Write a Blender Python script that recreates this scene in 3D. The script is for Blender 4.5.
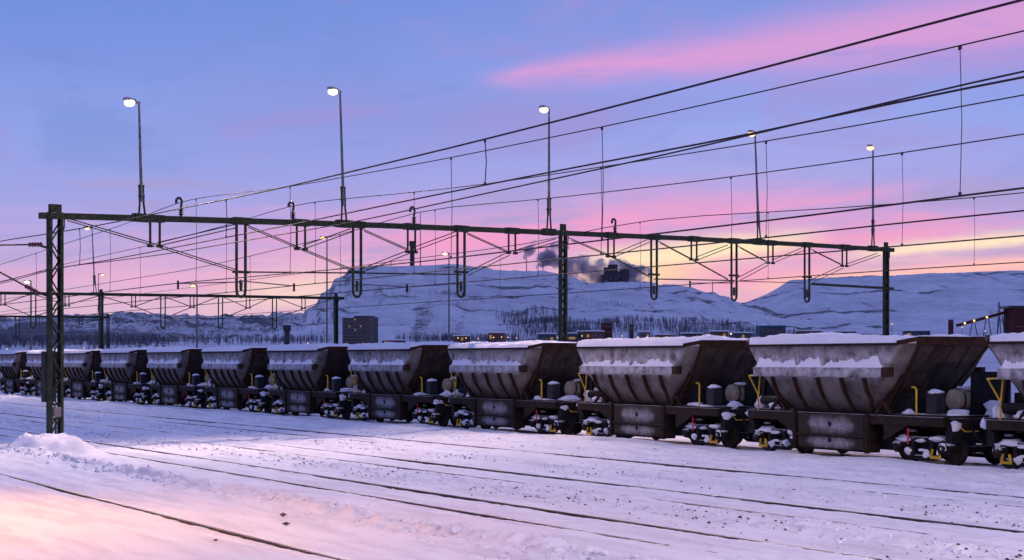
import bpy, bmesh, math, random
import numpy as np
from mathutils import Vector, Matrix

# ------------------------------------------------------------------ clear
for o in list(bpy.data.objects):
    bpy.data.objects.remove(o)
S = bpy.context.scene
COL = S.collection
random.seed(7)

# ------------------------------------------------------------------ camera
F = 1750.0                      # focal length in pixels of a 1024 wide picture
HC = 2.87                       # eye height above the rail heads
ALPHA = math.atan(967.0 / F)    # tracks run this far left of the view axis
V = Vector((-math.cos(ALPHA), math.sin(ALPHA), 0))   # view axis on the ground
R = Vector((math.sin(ALPHA), math.cos(ALPHA), 0))    # to the right
cam_d = bpy.data.cameras.new('camera')
cam = bpy.data.objects.new('camera', cam_d)
COL.objects.link(cam)
cam.location = (0, 0, HC)
cam.rotation_euler = (math.pi / 2, 0, math.atan2(-V.x, V.y))
cam_d.sensor_width = 36
cam_d.lens = F / 1024 * 36
cam_d.shift_y = 80 / 1024
cam_d.clip_start = 0.5
cam_d.clip_end = 30000
S.camera = cam

# ------------------------------------------------------------------ render / colour
S.render.engine = 'CYCLES'
S.view_settings.view_transform = 'Standard'
S.view_settings.look = 'None'
S.view_settings.exposure = 0.0
S.view_settings.gamma = 1.0
S.view_settings.use_curve_mapping = False
S.cycles.max_bounces = 5
S.cycles.diffuse_bounces = 3
S.cycles.volume_bounces = 2
S.cycles.sample_clamp_indirect = 4
S.cycles.use_adaptive_sampling = True


def lin(r, g, b):
    def f(c):
        c /= 255.0
        return c / 12.92 if c <= 0.04045 else ((c + 0.055) / 1.055) ** 2.4
    return (f(r), f(g), f(b), 1.0)


class NT:
    """small helper for building node trees"""
    def __init__(self, tree):
        self.t = tree
        self.n = tree.nodes
        self.l = tree.links

    def put(self, sock, v):
        if isinstance(v, bpy.types.NodeSocket):
            self.l.new(v, sock)
        elif v is not None:
            sock.default_value = v

    def node(self, typ, **kw):
        nd = self.n.new(typ)
        for k, v in kw.items():
            setattr(nd, k, v)
        return nd

    def m(self, op, a, b=None, c=None, clamp=False):
        nd = self.n.new('ShaderNodeMath')
        nd.operation = op
        nd.use_clamp = clamp
        self.put(nd.inputs[0], a)
        if b is not None:
            self.put(nd.inputs[1], b)
        if c is not None:
            self.put(nd.inputs[2], c)
        return nd.outputs[0]

    def dot(self, a, vec):
        nd = self.n.new('ShaderNodeVectorMath')
        nd.operation = 'DOT_PRODUCT'
        self.put(nd.inputs[0], a)
        nd.inputs[1].default_value = vec
        return nd.outputs['Value']

    def xyz(self, x, y, z):
        nd = self.n.new('ShaderNodeCombineXYZ')
        for i, v in enumerate((x, y, z)):
            self.put(nd.inputs[i], v)
        return nd.outputs[0]

    def sep(self, v):
        nd = self.n.new('ShaderNodeSeparateXYZ')
        self.put(nd.inputs[0], v)
        return nd.outputs

    def noise(self, vec, scale, detail=4, rough=0.55, dist=0.0):
        nd = self.n.new('ShaderNodeTexNoise')
        self.put(nd.inputs['Vector'], vec)
        nd.inputs['Scale'].default_value = scale
        nd.inputs['Detail'].default_value = detail
        nd.inputs['Roughness'].default_value = rough
        nd.inputs['Distortion'].default_value = dist
        return nd.outputs['Fac']

    def step(self, v, a, b, lo=0.0, hi=1.0):
        nd = self.n.new('ShaderNodeMapRange')
        nd.interpolation_type = 'SMOOTHSTEP'
        self.put(nd.inputs['Value'], v)
        for k, x in zip(('From Min', 'From Max', 'To Min', 'To Max'), (a, b, lo, hi)):
            self.put(nd.inputs[k], x)
        return nd.outputs[0]

    def mix(self, f, a, b):
        nd = self.n.new('ShaderNodeMix')
        nd.data_type = 'RGBA'
        self.put(nd.inputs[0], f)
        self.put(nd.inputs[6], a)
        self.put(nd.inputs[7], b)
        return nd.outputs[2]

    def ramp(self, fac, stops):
        nd = self.n.new('ShaderNodeValToRGB')
        self.put(nd.inputs[0], fac)
        e = nd.color_ramp.elements
        while len(e) < len(stops):
            e.new(0.5)
        for el, (p, c) in zip(e, stops):
            el.position = p
            el.color = c
        return nd.outputs[0]


# ------------------------------------------------------------------ world: dusk sky
W = bpy.data.worlds.new('World')
S.world = W
W.use_nodes = True
wt = NT(W.node_tree)
W.node_tree.nodes.clear()
SUN_AZ = 8.0          # degrees right of the view axis, just behind the hills
SUN_EL = 1.5
tc = wt.node('ShaderNodeTexCoord').outputs['Generated']
dv, dr, dz = wt.dot(tc, V), wt.dot(tc, R), wt.sep(tc)[2]
az = wt.m('MULTIPLY', wt.m('ARCTAN2', dr, dv), 180 / math.pi)
el = wt.m('MULTIPLY', wt.m('ARCSINE', dz), 180 / math.pi)
P0 = wt.xyz(wt.m('MULTIPLY', az, 0.035), wt.m('MULTIPLY', el, 0.22), 3.1)
n_low = wt.noise(P0, 1.0, 3, 0.5)
P1n = wt.xyz(wt.m('MULTIPLY', az, 0.10), wt.m('MULTIPLY', wt.m('SUBTRACT', el, wt.m('MULTIPLY', az, 0.045)), 0.75), 9.7)
n_str = wt.noise(P1n, 1.3, 5, 0.58, 0.4)
P2n = wt.xyz(wt.m('MULTIPLY', az, 0.35), wt.m('MULTIPLY', el, 1.6), 5.2)
n_fine = wt.noise(P2n, 1.0, 5, 0.6, 0.3)
el_w = wt.m('ADD', el, wt.m('MULTIPLY', wt.m('SUBTRACT', n_low, 0.5), 2.2))
u = wt.m('DIVIDE', el_w, 30.0, clamp=True)
warm = wt.ramp(u, [(0.0, lin(244, 205, 190)), (0.05, lin(230, 176, 204)), (0.085, lin(236, 176, 204)),
                   (0.12, lin(222, 164, 208)), (0.155, lin(192, 164, 222)), (0.195, lin(168, 168, 232)),
                   (0.25, lin(152, 168, 237)), (0.32, lin(138, 154, 230)), (0.39, lin(126, 148, 224)),
                   (0.6, lin(122, 142, 220)), (1.0, lin(122, 140, 216))])
cool = wt.ramp(u, [(0.0, lin(226, 190, 212)), (0.06, lin(222, 184, 214)), (0.10, lin(204, 176, 222)),
                   (0.14, lin(178, 170, 228)), (0.18, lin(158, 166, 232)), (0.25, lin(142, 164, 235)),
                   (0.32, lin(124, 149, 225)), (0.39, lin(106, 143, 220)), (0.6, lin(112, 140, 218)),
                   (1.0, lin(118, 140, 214))])
daz = wt.m('SUBTRACT', az, SUN_AZ)
glow = wt.m('EXPONENT', wt.m('MULTIPLY', wt.m('MULTIPLY', daz, daz), -1 / (15.0 ** 2)))
sky = wt.mix(glow, cool, warm)
# purple cloud veil, higher up
veil = wt.m('MULTIPLY', wt.step(n_low, 0.42, 0.66), wt.step(el, 4.5, 9.0))
sky = wt.mix(wt.m('MULTIPLY', veil, 0.55), sky, lin(146, 139, 208))
P3n = wt.xyz(wt.m('MULTIPLY', az, 0.16), wt.m('MULTIPLY', wt.m('SUBTRACT', el, wt.m('MULTIPLY', az, 0.10)), 0.42), 1.7)
n_mot = wt.noise(P3n, 1.0, 5, 0.6, 0.5)
hi = wt.step(el, 4.0, 7.0)
sky = wt.mix(wt.m('MULTIPLY', wt.m('MULTIPLY', wt.step(n_mot, 0.50, 0.68), hi), 0.55), sky, lin(162, 148, 214))
sky = wt.mix(wt.m('MULTIPLY', wt.m('MULTIPLY', wt.step(n_mot, 0.46, 0.30), hi), 0.40), sky, lin(118, 143, 212))
# pink streaks low over the horizon
lowmask = wt.m('MULTIPLY', wt.step(el, 1.5, 2.6), wt.step(el, 6.3, 4.0))
pk = wt.m('MULTIPLY', wt.m('MULTIPLY', wt.step(n_str, 0.44, 0.62), lowmask), wt.m('ADD', 0.25, wt.m('MULTIPLY', glow, 0.7)))
sky = wt.mix(wt.m('MULTIPLY', pk, 0.8), sky, lin(250, 160, 198))
gy = wt.m('MULTIPLY', wt.step(n_str, 0.50, 0.34), wt.step(el, 1.8, 3.0))
gy = wt.m('MULTIPLY', gy, wt.step(el, 7.5, 5.0))
sky = wt.mix(wt.m('MULTIPLY', gy, 0.7), sky, lin(172, 158, 208))


def band(x0, y0, x1, y1, w_px, col, strength, soft=3.0, warp=1.0, wl=1.0, wr=1.0, br=(0.36, 0.52)):
    """a cloud streak between two directions of the sky"""
    global sky
    def ang(x, y):
        a = math.atan((x - 512) / F)
        return math.degrees(a), math.degrees(math.atan((360 - y) / F * math.cos(a)))
    a0, e0 = ang(x0, y0)
    a1, e1 = ang(x1, y1)
    k = (e1 - e0) / (a1 - a0)
    line = wt.m('MULTIPLY_ADD', az, k, e0 - k * a0)
    dd = wt.m('SUBTRACT', el, line)
    dd = wt.m('ADD', dd, wt.m('MULTIPLY', wt.m('SUBTRACT', n_fine, 0.5), warp))
    dd = wt.m('ADD', dd, wt.m('MULTIPLY', wt.m('SUBTRACT', n_low, 0.5), warp))
    t = wt.m('DIVIDE', wt.m('SUBTRACT', az, a0), a1 - a0, clamp=True)
    wd = wt.m('MULTIPLY', wt.m('MULTIPLY_ADD', t, wr - wl, wl), math.degrees(w_px / F))
    q = wt.m('DIVIDE', dd, wd)
    g = wt.m('EXPONENT', wt.m('MULTIPLY', wt.m('MULTIPLY', q, q), -1.0))
    g = wt.m('MULTIPLY', g, wt.step(az, a0 - soft, a0 + soft))
    g = wt.m('MULTIPLY', g, wt.step(az, a1 + soft, a1 - soft))
    g = wt.m('MULTIPLY', g, wt.step(wt.m('ADD', wt.m('MULTIPLY', n_fine, 0.5), wt.m('MULTIPLY', n_str, 0.5)), *br))
    sky = wt.mix(wt.m('MULTIPLY', g, strength), sky, col)


band(500, 78, 1060, 10, 26, lin(222, 158, 216), 0.9, 1.2, 0.55, 0.3, 1.5, (0.2, 0.48))
band(330, 252, 720, 212, 22, lin(248, 160, 205), 0.75, 4.0, 1.2)
band(560, 222, 900, 200, 16, lin(240, 160, 208), 0.6, 4.0, 1.2)
band(585, 268, 800, 240, 13, lin(255, 234, 196), 1.0, 1.6, 0.9, 1.0, 1.0, (0.27, 0.46))
band(560, 288, 690, 270, 10, lin(255, 216, 170), 0.9, 1.4, 0.8, 1.0, 1.0, (0.27, 0.46))
band(860, 254, 1060, 234, 8, lin(255, 230, 200), 1.0, 1.4, 0.5, 1.0, 1.0, (0.27, 0.46))
band(760, 287, 1060, 258, 8, lin(255, 196, 186), 0.95, 1.5, 0.35, 1.0, 1.0, (0.27, 0.46))
band(230, 300, 345, 282, 22, lin(252, 218, 200), 0.85, 1.6, 0.5)
band(60, 285, 330, 262, 14, lin(238, 180, 212), 0.6, 2.5, 0.6)

nish = wt.node('ShaderNodeTexSky')
nish.sky_type = 'NISHITA'
nish.sun_disc = False
nish.sun_elevation = math.radians(SUN_EL)
sun_dir = (V * math.cos(math.radians(SUN_AZ)) + R * math.sin(math.radians(SUN_AZ))).normalized()
nish.sun_rotation = math.atan2(sun_dir.x, sun_dir.y)
addn = wt.node('ShaderNodeMix', data_type='RGBA', blend_type='ADD')
addn.inputs[0].default_value = 0.001
wt.put(addn.inputs[6], sky)
wt.put(addn.inputs[7], nish.outputs[0])
bg = wt.node('ShaderNodeBackground')
wt.put(bg.inputs['Color'], addn.outputs[2])
bg.inputs['Strength'].default_value = 1.0
wo = wt.node('ShaderNodeOutputWorld')
wt.l.new(bg.outputs[0], wo.inputs['Surface'])

# ------------------------------------------------------------------ sun (already at the horizon, a faint pink wash)
sl = bpy.data.lights.new('sun', 'SUN')
sl.energy = 0.5
sl.angle = math.radians(12)
sl.color = (1.0, 0.62, 0.60)
sun = bpy.data.objects.new('sun', sl)
COL.objects.link(sun)
sd = sun_dir * math.cos(math.radians(4)) + Vector((0, 0, math.sin(math.radians(4))))
sun.rotation_euler = sd.to_track_quat('Z', 'Y').to_euler()


# ================================================================== helpers
def vw(d, lat, z):
    """point d metres ahead of the camera, lat to the right, at height z"""
    p = V * d + R * lat
    return Vector((p.x, p.y, z))


def px(x, y, d):
    return vw(d, (x - 512) / F * d, HC + (360 - y) / F * d)


def on_y(x, y, Y):
    """point on the vertical plane of constant world Y seen in direction (x, y)"""
    d = F / math.cos(ALPHA) * Y / (x + 455.0)
    return px(x, y, d)


def tag(o, label=None, cat=None, group=None, kind=None):
    if label: o['label'] = label
    if cat: o['category'] = cat
    if group: o['group'] = group
    if kind: o['kind'] = kind
    return o


def empty(name, loc=(0, 0, 0), rz=0.0, parent=None):
    o = bpy.data.objects.new(name, None)
    COL.objects.link(o)
    o.location = loc
    o.rotation_euler = (0, 0, rz)
    o.parent = parent
    return o


class MB:
    def __init__(self):
        self.v = []
        self.f = []

    def add(self, vs, fs):
        b = len(self.v)
        self.v += [tuple(p) for p in vs]
        self.f += [tuple(b + i for i in q) for q in fs]
        return self

    def box(self, x0, x1, y0, y1, z0, z1, mat=None):
        vs = [Vector((x, y, z)) for z in (z0, z1) for x, y in ((x0, y0), (x1, y0), (x1, y1), (x0, y1))]
        if mat is not None:
            vs = [mat @ p for p in vs]
        return self.add(vs, [(3, 2, 1, 0), (4, 5, 6, 7), (0, 1, 5, 4), (1, 2, 6, 5), (2, 3, 7, 6), (3, 0, 4, 7)])

    def bar(self, a, b, w, h, up=Vector((0, 0, 1))):
        """rectangular bar from a to b, w across, h along up"""
        a, b = Vector(a), Vector(b)
        t = (b - a).normalized()
        s = t.cross(up)
        if s.length < 1e-4:
            s = t.cross(Vector((1, 0, 0)))
        s.normalize()
        n = s.cross(t)
        vs = []
        for p in (a, b):
            for i, j in ((-1, -1), (1, -1), (1, 1), (-1, 1)):
                vs.append(p + s * (i * w / 2) + n * (j * h / 2))
        return self.add(vs, [(3, 2, 1, 0), (4, 5, 6, 7), (0, 1, 5, 4), (1, 2, 6, 5), (2, 3, 7, 6), (3, 0, 4, 7)])

    def tube(self, pts, r, n=6, caps=True):
        pts = [Vector(p) for p in pts]
        rs = r if isinstance(r, (list, tuple)) else [r] * len(pts)
        vs, fs = [], []
        ref = None
        for i, p in enumerate(pts):
            t = (pts[min(i + 1, len(pts) - 1)] - pts[max(i - 1, 0)])
            if t.length < 1e-9:
                t = Vector((0, 0, 1))
            t.normalize()
            if ref is None:
                ref = Vector((0, 0, 1)) if abs(t.z) < 0.9 else Vector((1, 0, 0))
            s = t.cross(ref).normalized()
            w = s.cross(t)
            ref = w
            for k in range(n):
                a = 2 * math.pi * k / n
                vs.append(p + (s * math.cos(a) + w * math.sin(a)) * rs[i])
        for i in range(len(pts) - 1):
            for k in range(n):
                a, b = i * n + k, i * n + (k + 1) % n
                fs.append((a, b, b + n, a + n))
        if caps:
            fs.append(tuple(range(n))[::-1])
            fs.append(tuple((len(pts) - 1) * n + k for k in range(n)))
        return self.add(vs, fs)

    def lathe(self, prof, c, axis, n=20):
        """prof: (radius, along) pairs, revolved about axis through c"""
        axis = Vector(axis).normalized()
        s = axis.orthogonal().normalized()
        w = axis.cross(s)
        c = Vector(c)
        vs, fs = [], []
        for r_, h_ in prof:
            for k in range(n):
                a = 2 * math.pi * k / n
                vs.append(c + axis * h_ + (s * math.cos(a) + w * math.sin(a)) * r_)
        for i in range(len(prof) - 1):
            for k in range(n):
                a, b = i * n + k, i * n + (k + 1) % n
                fs.append((a, b, b + n, a + n))
        fs.append(tuple(range(n))[::-1])
        fs.append(tuple((len(prof) - 1) * n + k for k in range(n)))
        return self.add(vs, fs)

    def blob(self, c, rx, ry, rz, seed=0, sub=2, rough=0.18):
        bm = bmesh.new()
        bmesh.ops.create_icosphere(bm, subdivisions=sub, radius=1)
        rnd = random.Random(seed)
        ph = [rnd.uniform(0, 6.28) for _ in range(6)]
        vs = []
        for q in bm.verts:
            p = q.co
            k = 1 + rough * (math.sin(3.1 * p.x + ph[0]) + math.sin(3.7 * p.y + ph[1]) + math.sin(4.3 * p.z + ph[2])
                             + 0.7 * math.sin(7.3 * p.x + ph[3]) * math.sin(6.1 * p.y + ph[4])) * 0.5 + rough * rnd.uniform(-.25, .25)
            vs.append((c[0] + p.x * rx * k, c[1] + p.y * ry * k, c[2] + p.z * rz * k))
        fs = [tuple(x.index for x in f.verts) for f in bm.faces]
        bm.free()
        return self.add(vs, fs)

    def mesh(self, name, mat, smooth=False):
        me = bpy.data.meshes.new(name)
        me.from_pydata(self.v, [], self.f)
        me.materials.append(mat)
        if smooth:
            me.polygons.foreach_set('use_smooth', [True] * len(me.polygons))
            me.set_sharp_from_angle(angle=math.radians(42)) if hasattr(me, 'set_sharp_from_angle') else None
        me.update()
        return me

    def build(self, name, mat, parent=None, smooth=False):
        o = bpy.data.objects.new(name, self.mesh(name, mat, smooth))
        COL.objects.link(o)
        o.parent = parent
        return o


def bevel(o, w=0.02, seg=1):
    m = o.modifiers.new('bevel', 'BEVEL')
    m.width = w
    m.segments = seg
    m.limit_method = 'ANGLE'
    return o


def copy_tree(o, parent=None):
    c = o.copy()
    COL.objects.link(c)
    c.parent = parent
    for ch in list(KIDS.get(o.name, [])):
        copy_tree(ch, c)
    return c


KIDS = {}


def index_children():
    KIDS.clear()
    for o in bpy.data.objects:
        if o.parent:
            KIDS.setdefault(o.parent.name, []).append(o)


# ---------------------------------------------------------------- numpy noise
_rng = np.random.RandomState(11)
_tab = _rng.rand(512, 512)


def vnoise(x, y):
    xi, yi = np.floor(x).astype(int), np.floor(y).astype(int)
    fx, fy = x - xi, y - yi
    fx, fy = fx * fx * (3 - 2 * fx), fy * fy * (3 - 2 * fy)
    a = _tab[xi & 511, yi & 511]
    b = _tab[(xi + 1) & 511, yi & 511]
    c = _tab[xi & 511, (yi + 1) & 511]
    d = _tab[(xi + 1) & 511, (yi + 1) & 511]
    return (a * (1 - fx) + b * fx) * (1 - fy) + (c * (1 - fx) + d * fx) * fy - 0.5


def fbm(x, y, o=4, g=0.5):
    s, a = 0, 1
    for i in range(o):
        s = s + a * vnoise(x * 2 ** i + 17.3 * i, y * 2 ** i + 9.1 * i)
        a *= g
    return s


def grid_mesh(name, X, Y, Z, mat, parent=None):
    """X, Y, Z arrays of the same 2d shape"""
    n, m = X.shape
    me = bpy.data.meshes.new(name)
    co = np.stack([X, Y, Z], -1).reshape(-1, 3).astype(np.float32)
    idx = np.arange(n * m).reshape(n, m)
    q = np.stack([idx[:-1, :-1], idx[1:, :-1], idx[1:, 1:], idx[:-1, 1:]], -1).reshape(-1, 4)
    # keep normals up
    p0, p1, p2 = co[q[0, 0]], co[q[0, 1]], co[q[0, 2]]
    if np.cross(p1 - p0, p2 - p0)[2] < 0:
        q = q[:, ::-1]
    me.vertices.add(len(co))
    me.vertices.foreach_set('co', co.ravel())
    me.loops.add(q.size)
    me.loops.foreach_set('vertex_index', q.ravel().astype(np.int32))
    me.polygons.add(len(q))
    me.polygons.foreach_set('loop_start', np.arange(0, q.size, 4, dtype=np.int32))
    me.polygons.foreach_set('use_smooth', np.ones(len(q), dtype=bool))
    me.update(calc_edges=True)
    me.validate()
    me.materials.append(mat)
    o = bpy.data.objects.new(name, me)
    COL.objects.link(o)
    o.parent = parent
    return o


# ================================================================== materials
MAT = {}


def base_mat(name):
    m = bpy.data.materials.new(name)
    m.use_nodes = True
    t = NT(m.node_tree)
    b = m.node_tree.nodes['Principled BSDF']
    MAT[name] = m
    return m, t, b


def bump(t, b, h, strength, dist):
    nd = t.node('ShaderNodeBump')
    nd.inputs['Strength'].default_value = strength
    nd.inputs['Distance'].default_value = dist
    t.put(nd.inputs['Height'], h)
    t.l.new(nd.outputs[0], b.inputs['Normal'])


def simple(name, col, rough=0.6, metal=0.0, var=0.25, scale=3.0, bmp=0.0, frost=0.0):
    m, t, b = base_mat(name)
    oc = t.node('ShaderNodeTexCoord').outputs['Object']
    n = t.noise(oc, scale, 5, 0.6)
    lo = tuple(c * (1 - var) for c in col[:3]) + (1,)
    hi = tuple(min(1, c * (1 + var)) for c in col[:3]) + (1,)
    c = t.mix(t.step(n, 0.3, 0.7), lo, hi)
    if frost:
        geo = t.node('ShaderNodeNewGeometry')
        nz = t.sep(geo.outputs['Normal'])[2]
        n2 = t.noise(oc, 9.0, 4, 0.65)
        f = t.m('MULTIPLY', t.step(t.m('ADD', nz, t.m('MULTIPLY', n2, 0.9)), 0.95, 1.15), frost)
        c = t.mix(f, c, (0.82, 0.82, 0.86, 1))
    t.put(b.inputs['Base Color'], c)
    b.inputs['Roughness'].default_value = rough
    b.inputs['Metallic'].default_value = metal
    b.inputs['Specular IOR Level'].default_value = 0.5 if rough < 0.5 else 0.15
    if bmp:
        bump(t, b, t.noise(oc, scale * 6, 4, 0.6), bmp, 0.01)
    return m


def snow_mat(name, col=(0.80, 0.80, 0.84), fine=26.0, strength=0.5, dist=0.03, big=3.0):
    m, t, b = base_mat(name)
    oc = t.node('ShaderNodeTexCoord').outputs['Object']
    n1 = t.noise(oc, fine, 5, 0.65)
    n2 = t.noise(oc, big, 4, 0.55)
    c = t.mix(n2, tuple(x * 0.93 for x in col) + (1,), tuple(min(0.95, x * 1.05) for x in col) + (1,))
    t.put(b.inputs['Base Color'], c)
    b.inputs['Roughness'].default_value = 0.75
    b.inputs['Specular IOR Level'].default_value = 0.25
    bump(t, b, t.m('ADD', t.m('MULTIPLY', n1, 0.5), n2), strength, dist)
    return m


snow_mat('snow')
snow_mat('snow_cap', fine=14.0, strength=0.6, dist=0.06, big=4.0)

# ground snow: trampled, with brownish dust from the ore and grit near the rails
m, t, b = base_mat('ground_snow')
oc = t.node('ShaderNodeTexCoord').outputs['Object']
so = t.sep(oc)
stre = t.xyz(t.m('MULTIPLY', so[0], 0.16), so[1], so[2])
n1 = t.noise(oc, 9.0, 6, 0.65)
n2 = t.noise(stre, 2.0, 5, 0.6)
n3 = t.noise(oc, 30.0, 4, 0.7)
c = t.mix(t.step(n2, 0.3, 0.62), (0.74, 0.72, 0.75, 1), (0.91, 0.90, 0.91, 1))  # streaky tone: dirty snow, also painting in the shading of long ruts
dust = t.m('MULTIPLY', t.step(t.noise(stre, 1.1, 5, 0.65), 0.48, 0.68), t.step(n1, 0.35, 0.7))
c = t.mix(t.m('MULTIPLY', t.m('MULTIPLY', dust, t.step(so[1], 10.5, 17.0)), 0.45), c, (0.42, 0.38, 0.40, 1))
grit = t.m('MULTIPLY', t.step(n3, 0.60, 0.70), t.step(t.noise(stre, 0.9, 4, 0.6), 0.46, 0.62))
c = t.mix(t.m('MULTIPLY', grit, 0.55), c, (0.16, 0.13, 0.13, 1))
t.put(b.inputs['Base Color'], c)
b.inputs['Roughness'].default_value = 0.7
b.inputs['Specular IOR Level'].default_value = 0.3
bump(t, b, t.m('ADD', t.m('MULTIPLY', n1, 0.7), t.m('MULTIPLY', n3, 0.3)), 0.6, 0.06)

# hopper plate: grey weathered steel, brown dust, rust streaks, rime
m, t, b = base_mat('hopper_plate')
oc = t.node('ShaderNodeTexCoord').outputs['Object']
so = t.sep(oc)
oi = t.node('ShaderNodeObjectInfo').outputs['Random']
jit = t.m('MULTIPLY', oi, 37.0)
sh = t.xyz(t.m('ADD', so[0], jit), so[1], so[2])
n1 = t.noise(sh, 1.6, 6, 0.6)
run = t.noise(t.xyz(t.m('MULTIPLY', t.m('ADD', so[0], jit), 5.0), t.m('MULTIPLY', so[1], 5.0), t.m('MULTIPLY', so[2], 0.5)), 1.4, 5, 0.65)
n4 = t.noise(sh, 14.0, 5, 0.7)
c = t.mix(t.step(n1, 0.35, 0.65), (0.026, 0.019, 0.016, 1), (0.058, 0.045, 0.039, 1))
c = t.mix(t.m('MULTIPLY', t.step(run, 0.5, 0.68), 0.75), c, (0.045, 0.024, 0.015, 1))
c = t.mix(t.m('MULTIPLY', t.step(run, 0.47, 0.34), 0.5), c, (0.10, 0.084, 0.075, 1))
side0 = t.step(t.m('ABSOLUTE', so[1]), 1.10, 1.5)
lowz = t.step(so[2], 1.2, 2.6, 0.35, 1.0)
c = t.mix(t.m('MULTIPLY', t.m('MULTIPLY', side0, lowz), t.step(n1, 0.15, 0.75)), c, (0.19, 0.168, 0.158, 1))
# rime thickest just above and on the side girder
band_z = t.m('MULTIPLY', t.step(so[2], 2.2, 2.55), t.step(so[2], 3.45, 2.75))
side = t.step(t.m('ABSOLUTE', so[1]), 1.55, 1.66)
n5 = t.noise(sh, 3.2, 5, 0.6)
n6 = t.noise(sh, 38.0, 3, 0.7)
rime = t.m('MULTIPLY', t.m('MULTIPLY', band_z, side), t.step(t.m('ADD', n5, t.m('MULTIPLY', n6, 0.5)), 0.48, 0.92))
rime = t.m('MAXIMUM', rime, t.m('MULTIPLY', t.step(n6, 0.62, 0.74), 0.22))
c = t.mix(t.m('MULTIPLY', rime, 0.62), c, (0.66, 0.65, 0.70, 1))
t.put(b.inputs['Base Color'], c)
b.inputs['Roughness'].default_value = 0.7
b.inputs['Specular IOR Level'].default_value = 0.18
bump(t, b, t.m('ADD', n4, rime), 0.5, 0.015)

# boxes under the frame: dark brown with rime in the middle of each panel
m, t, b = base_mat('locker_panel')
oc = t.node('ShaderNodeTexCoord').outputs['Object']
so = t.sep(oc)
n1 = t.noise(oc, 3.0, 5, 0.6)
n4 = t.noise(oc, 22.0, 4, 0.7)
gx = t.m('ABSOLUTE', t.m('ADD', so[0], 0.33))
gz = t.m('MULTIPLY', t.m('ABSOLUTE', t.m('SUBTRACT', so[2], 0.99)), 2.2)
gz = t.m('MINIMUM', gz, t.m('MULTIPLY', t.m('ABSOLUTE', t.m('SUBTRACT', so[2], 0.47)), 2.6))
gg = t.m('ADD', t.m('POWER', t.m('MULTIPLY', gx, 0.8), 4.0), gz)
n7 = t.noise(oc, 60.0, 3, 0.7)
mask = t.m('MULTIPLY', t.step(t.m('ADD', gg, t.m('MULTIPLY', t.m('ADD', n4, n1), 1.1)), 1.95, 0.85), t.step(n7, 0.3, 0.6))
c = t.mix(n1, (0.020, 0.0125, 0.0095, 1), (0.042, 0.029, 0.023, 1))
c = t.mix(t.m('MULTIPLY', mask, 0.6), c, (0.68, 0.67, 0.72, 1))
t.put(b.inputs['Base Color'], c)
b.inputs['Roughness'].default_value = 0.7
b.inputs['Specular IOR Level'].default_value = 0.15
bump(t, b, n4, 0.5, 0.01)

simple('rust_brown', (0.036, 0.016, 0.0095), 0.75, 0.1, 0.45, 4, 0.4)
simple('frame_brown', (0.021, 0.0125, 0.0095), 0.75, 0.0, 0.4, 4, 0.4, 0.35)
simple('cast_dark', (0.013, 0.012, 0.013), 0.7, 0.0, 0.4, 6, 0.4, 0.7)
simple('cast_plain', (0.012, 0.011, 0.012), 0.7, 0.0, 0.4, 6, 0.3)
simple('wheel_steel', (0.03, 0.022, 0.018), 0.6, 0.0, 0.4, 6, 0.2)
simple('box_dark', (0.018, 0.02, 0.025), 0.55, 0.0, 0.2, 4)
simple('tank_tan', (0.42, 0.33, 0.21), 0.5, 0.0, 0.15, 3, 0.1)
simple('yellow_paint', (0.62, 0.38, 0.03), 0.5, 0.0, 0.2, 8)
simple('red_paint', (0.45, 0.03, 0.03), 0.5, 0.0, 0.2, 8)
simple('rubber', (0.015, 0.015, 0.017), 0.7, 0.0, 0.2, 8)
simple('mast_green', (0.030, 0.040, 0.022), 0.6, 0.2, 0.35, 5, 0.2)
simple('galv', (0.13, 0.14, 0.15), 0.5, 0.6, 0.3, 5)
simple('wire', (0.035, 0.028, 0.03), 0.6, 0.3, 0.2, 2)
simple('insulator_brown', (0.10, 0.028, 0.022), 0.3, 0.0, 0.3, 10)
simple('insulator_black', (0.02, 0.02, 0.024), 0.35, 0.0, 0.2, 10)
simple('rail_steel', (0.07, 0.055, 0.04), 0.45, 0.7, 0.4, 3, 0.2)
simple('ballast', (0.10, 0.085, 0.082), 0.9, 0.0, 0.6, 3, 0.5)
simple('cabinet_grey', (0.03, 0.03, 0.032), 0.6, 0.0, 0.15, 5)
simple('cabinet_pale', (0.20, 0.17, 0.17), 0.6, 0.0, 0.15, 5)
simple('lamp_body', (0.30, 0.30, 0.30), 0.5, 0.3, 0.2, 5)
simple('bark_twigs', (0.13, 0.13, 0.155), 0.85, 0.0, 0.75, 0.35)
simple('brick_dark_red', (0.085, 0.022, 0.022), 0.8, 0.0, 0.2, 0.3)
simple('facade_dark', (0.05, 0.05, 0.065), 0.5, 0.1, 0.2, 0.2)
simple('facade_grey', (0.13, 0.12, 0.135), 0.6, 0.0, 0.15, 0.2)
simple('facade_blue', (0.035, 0.075, 0.11), 0.6, 0.0, 0.15, 0.3)
simple('facade_black', (0.014, 0.016, 0.026), 0.35, 0.1, 0.15, 0.2)
simple('house_wood', (0.12, 0.07, 0.055), 0.8, 0.0, 0.2, 0.3)
m, t, b = base_mat('window_glass')
b.inputs['Base Color'].default_value = (0.02, 0.025, 0.04, 1)
b.inputs['Roughness'].default_value = 0.12


def emit(name, col, s):
    m, t, b = base_mat(name)
    b.inputs['Base Color'].default_value = (0.02, 0.02, 0.02, 1)
    b.inputs['Specular IOR Level'].default_value = 0.05
    b.inputs['Emission Color'].default_value = col
    b.inputs['Emission Strength'].default_value = s
    return m


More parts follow.
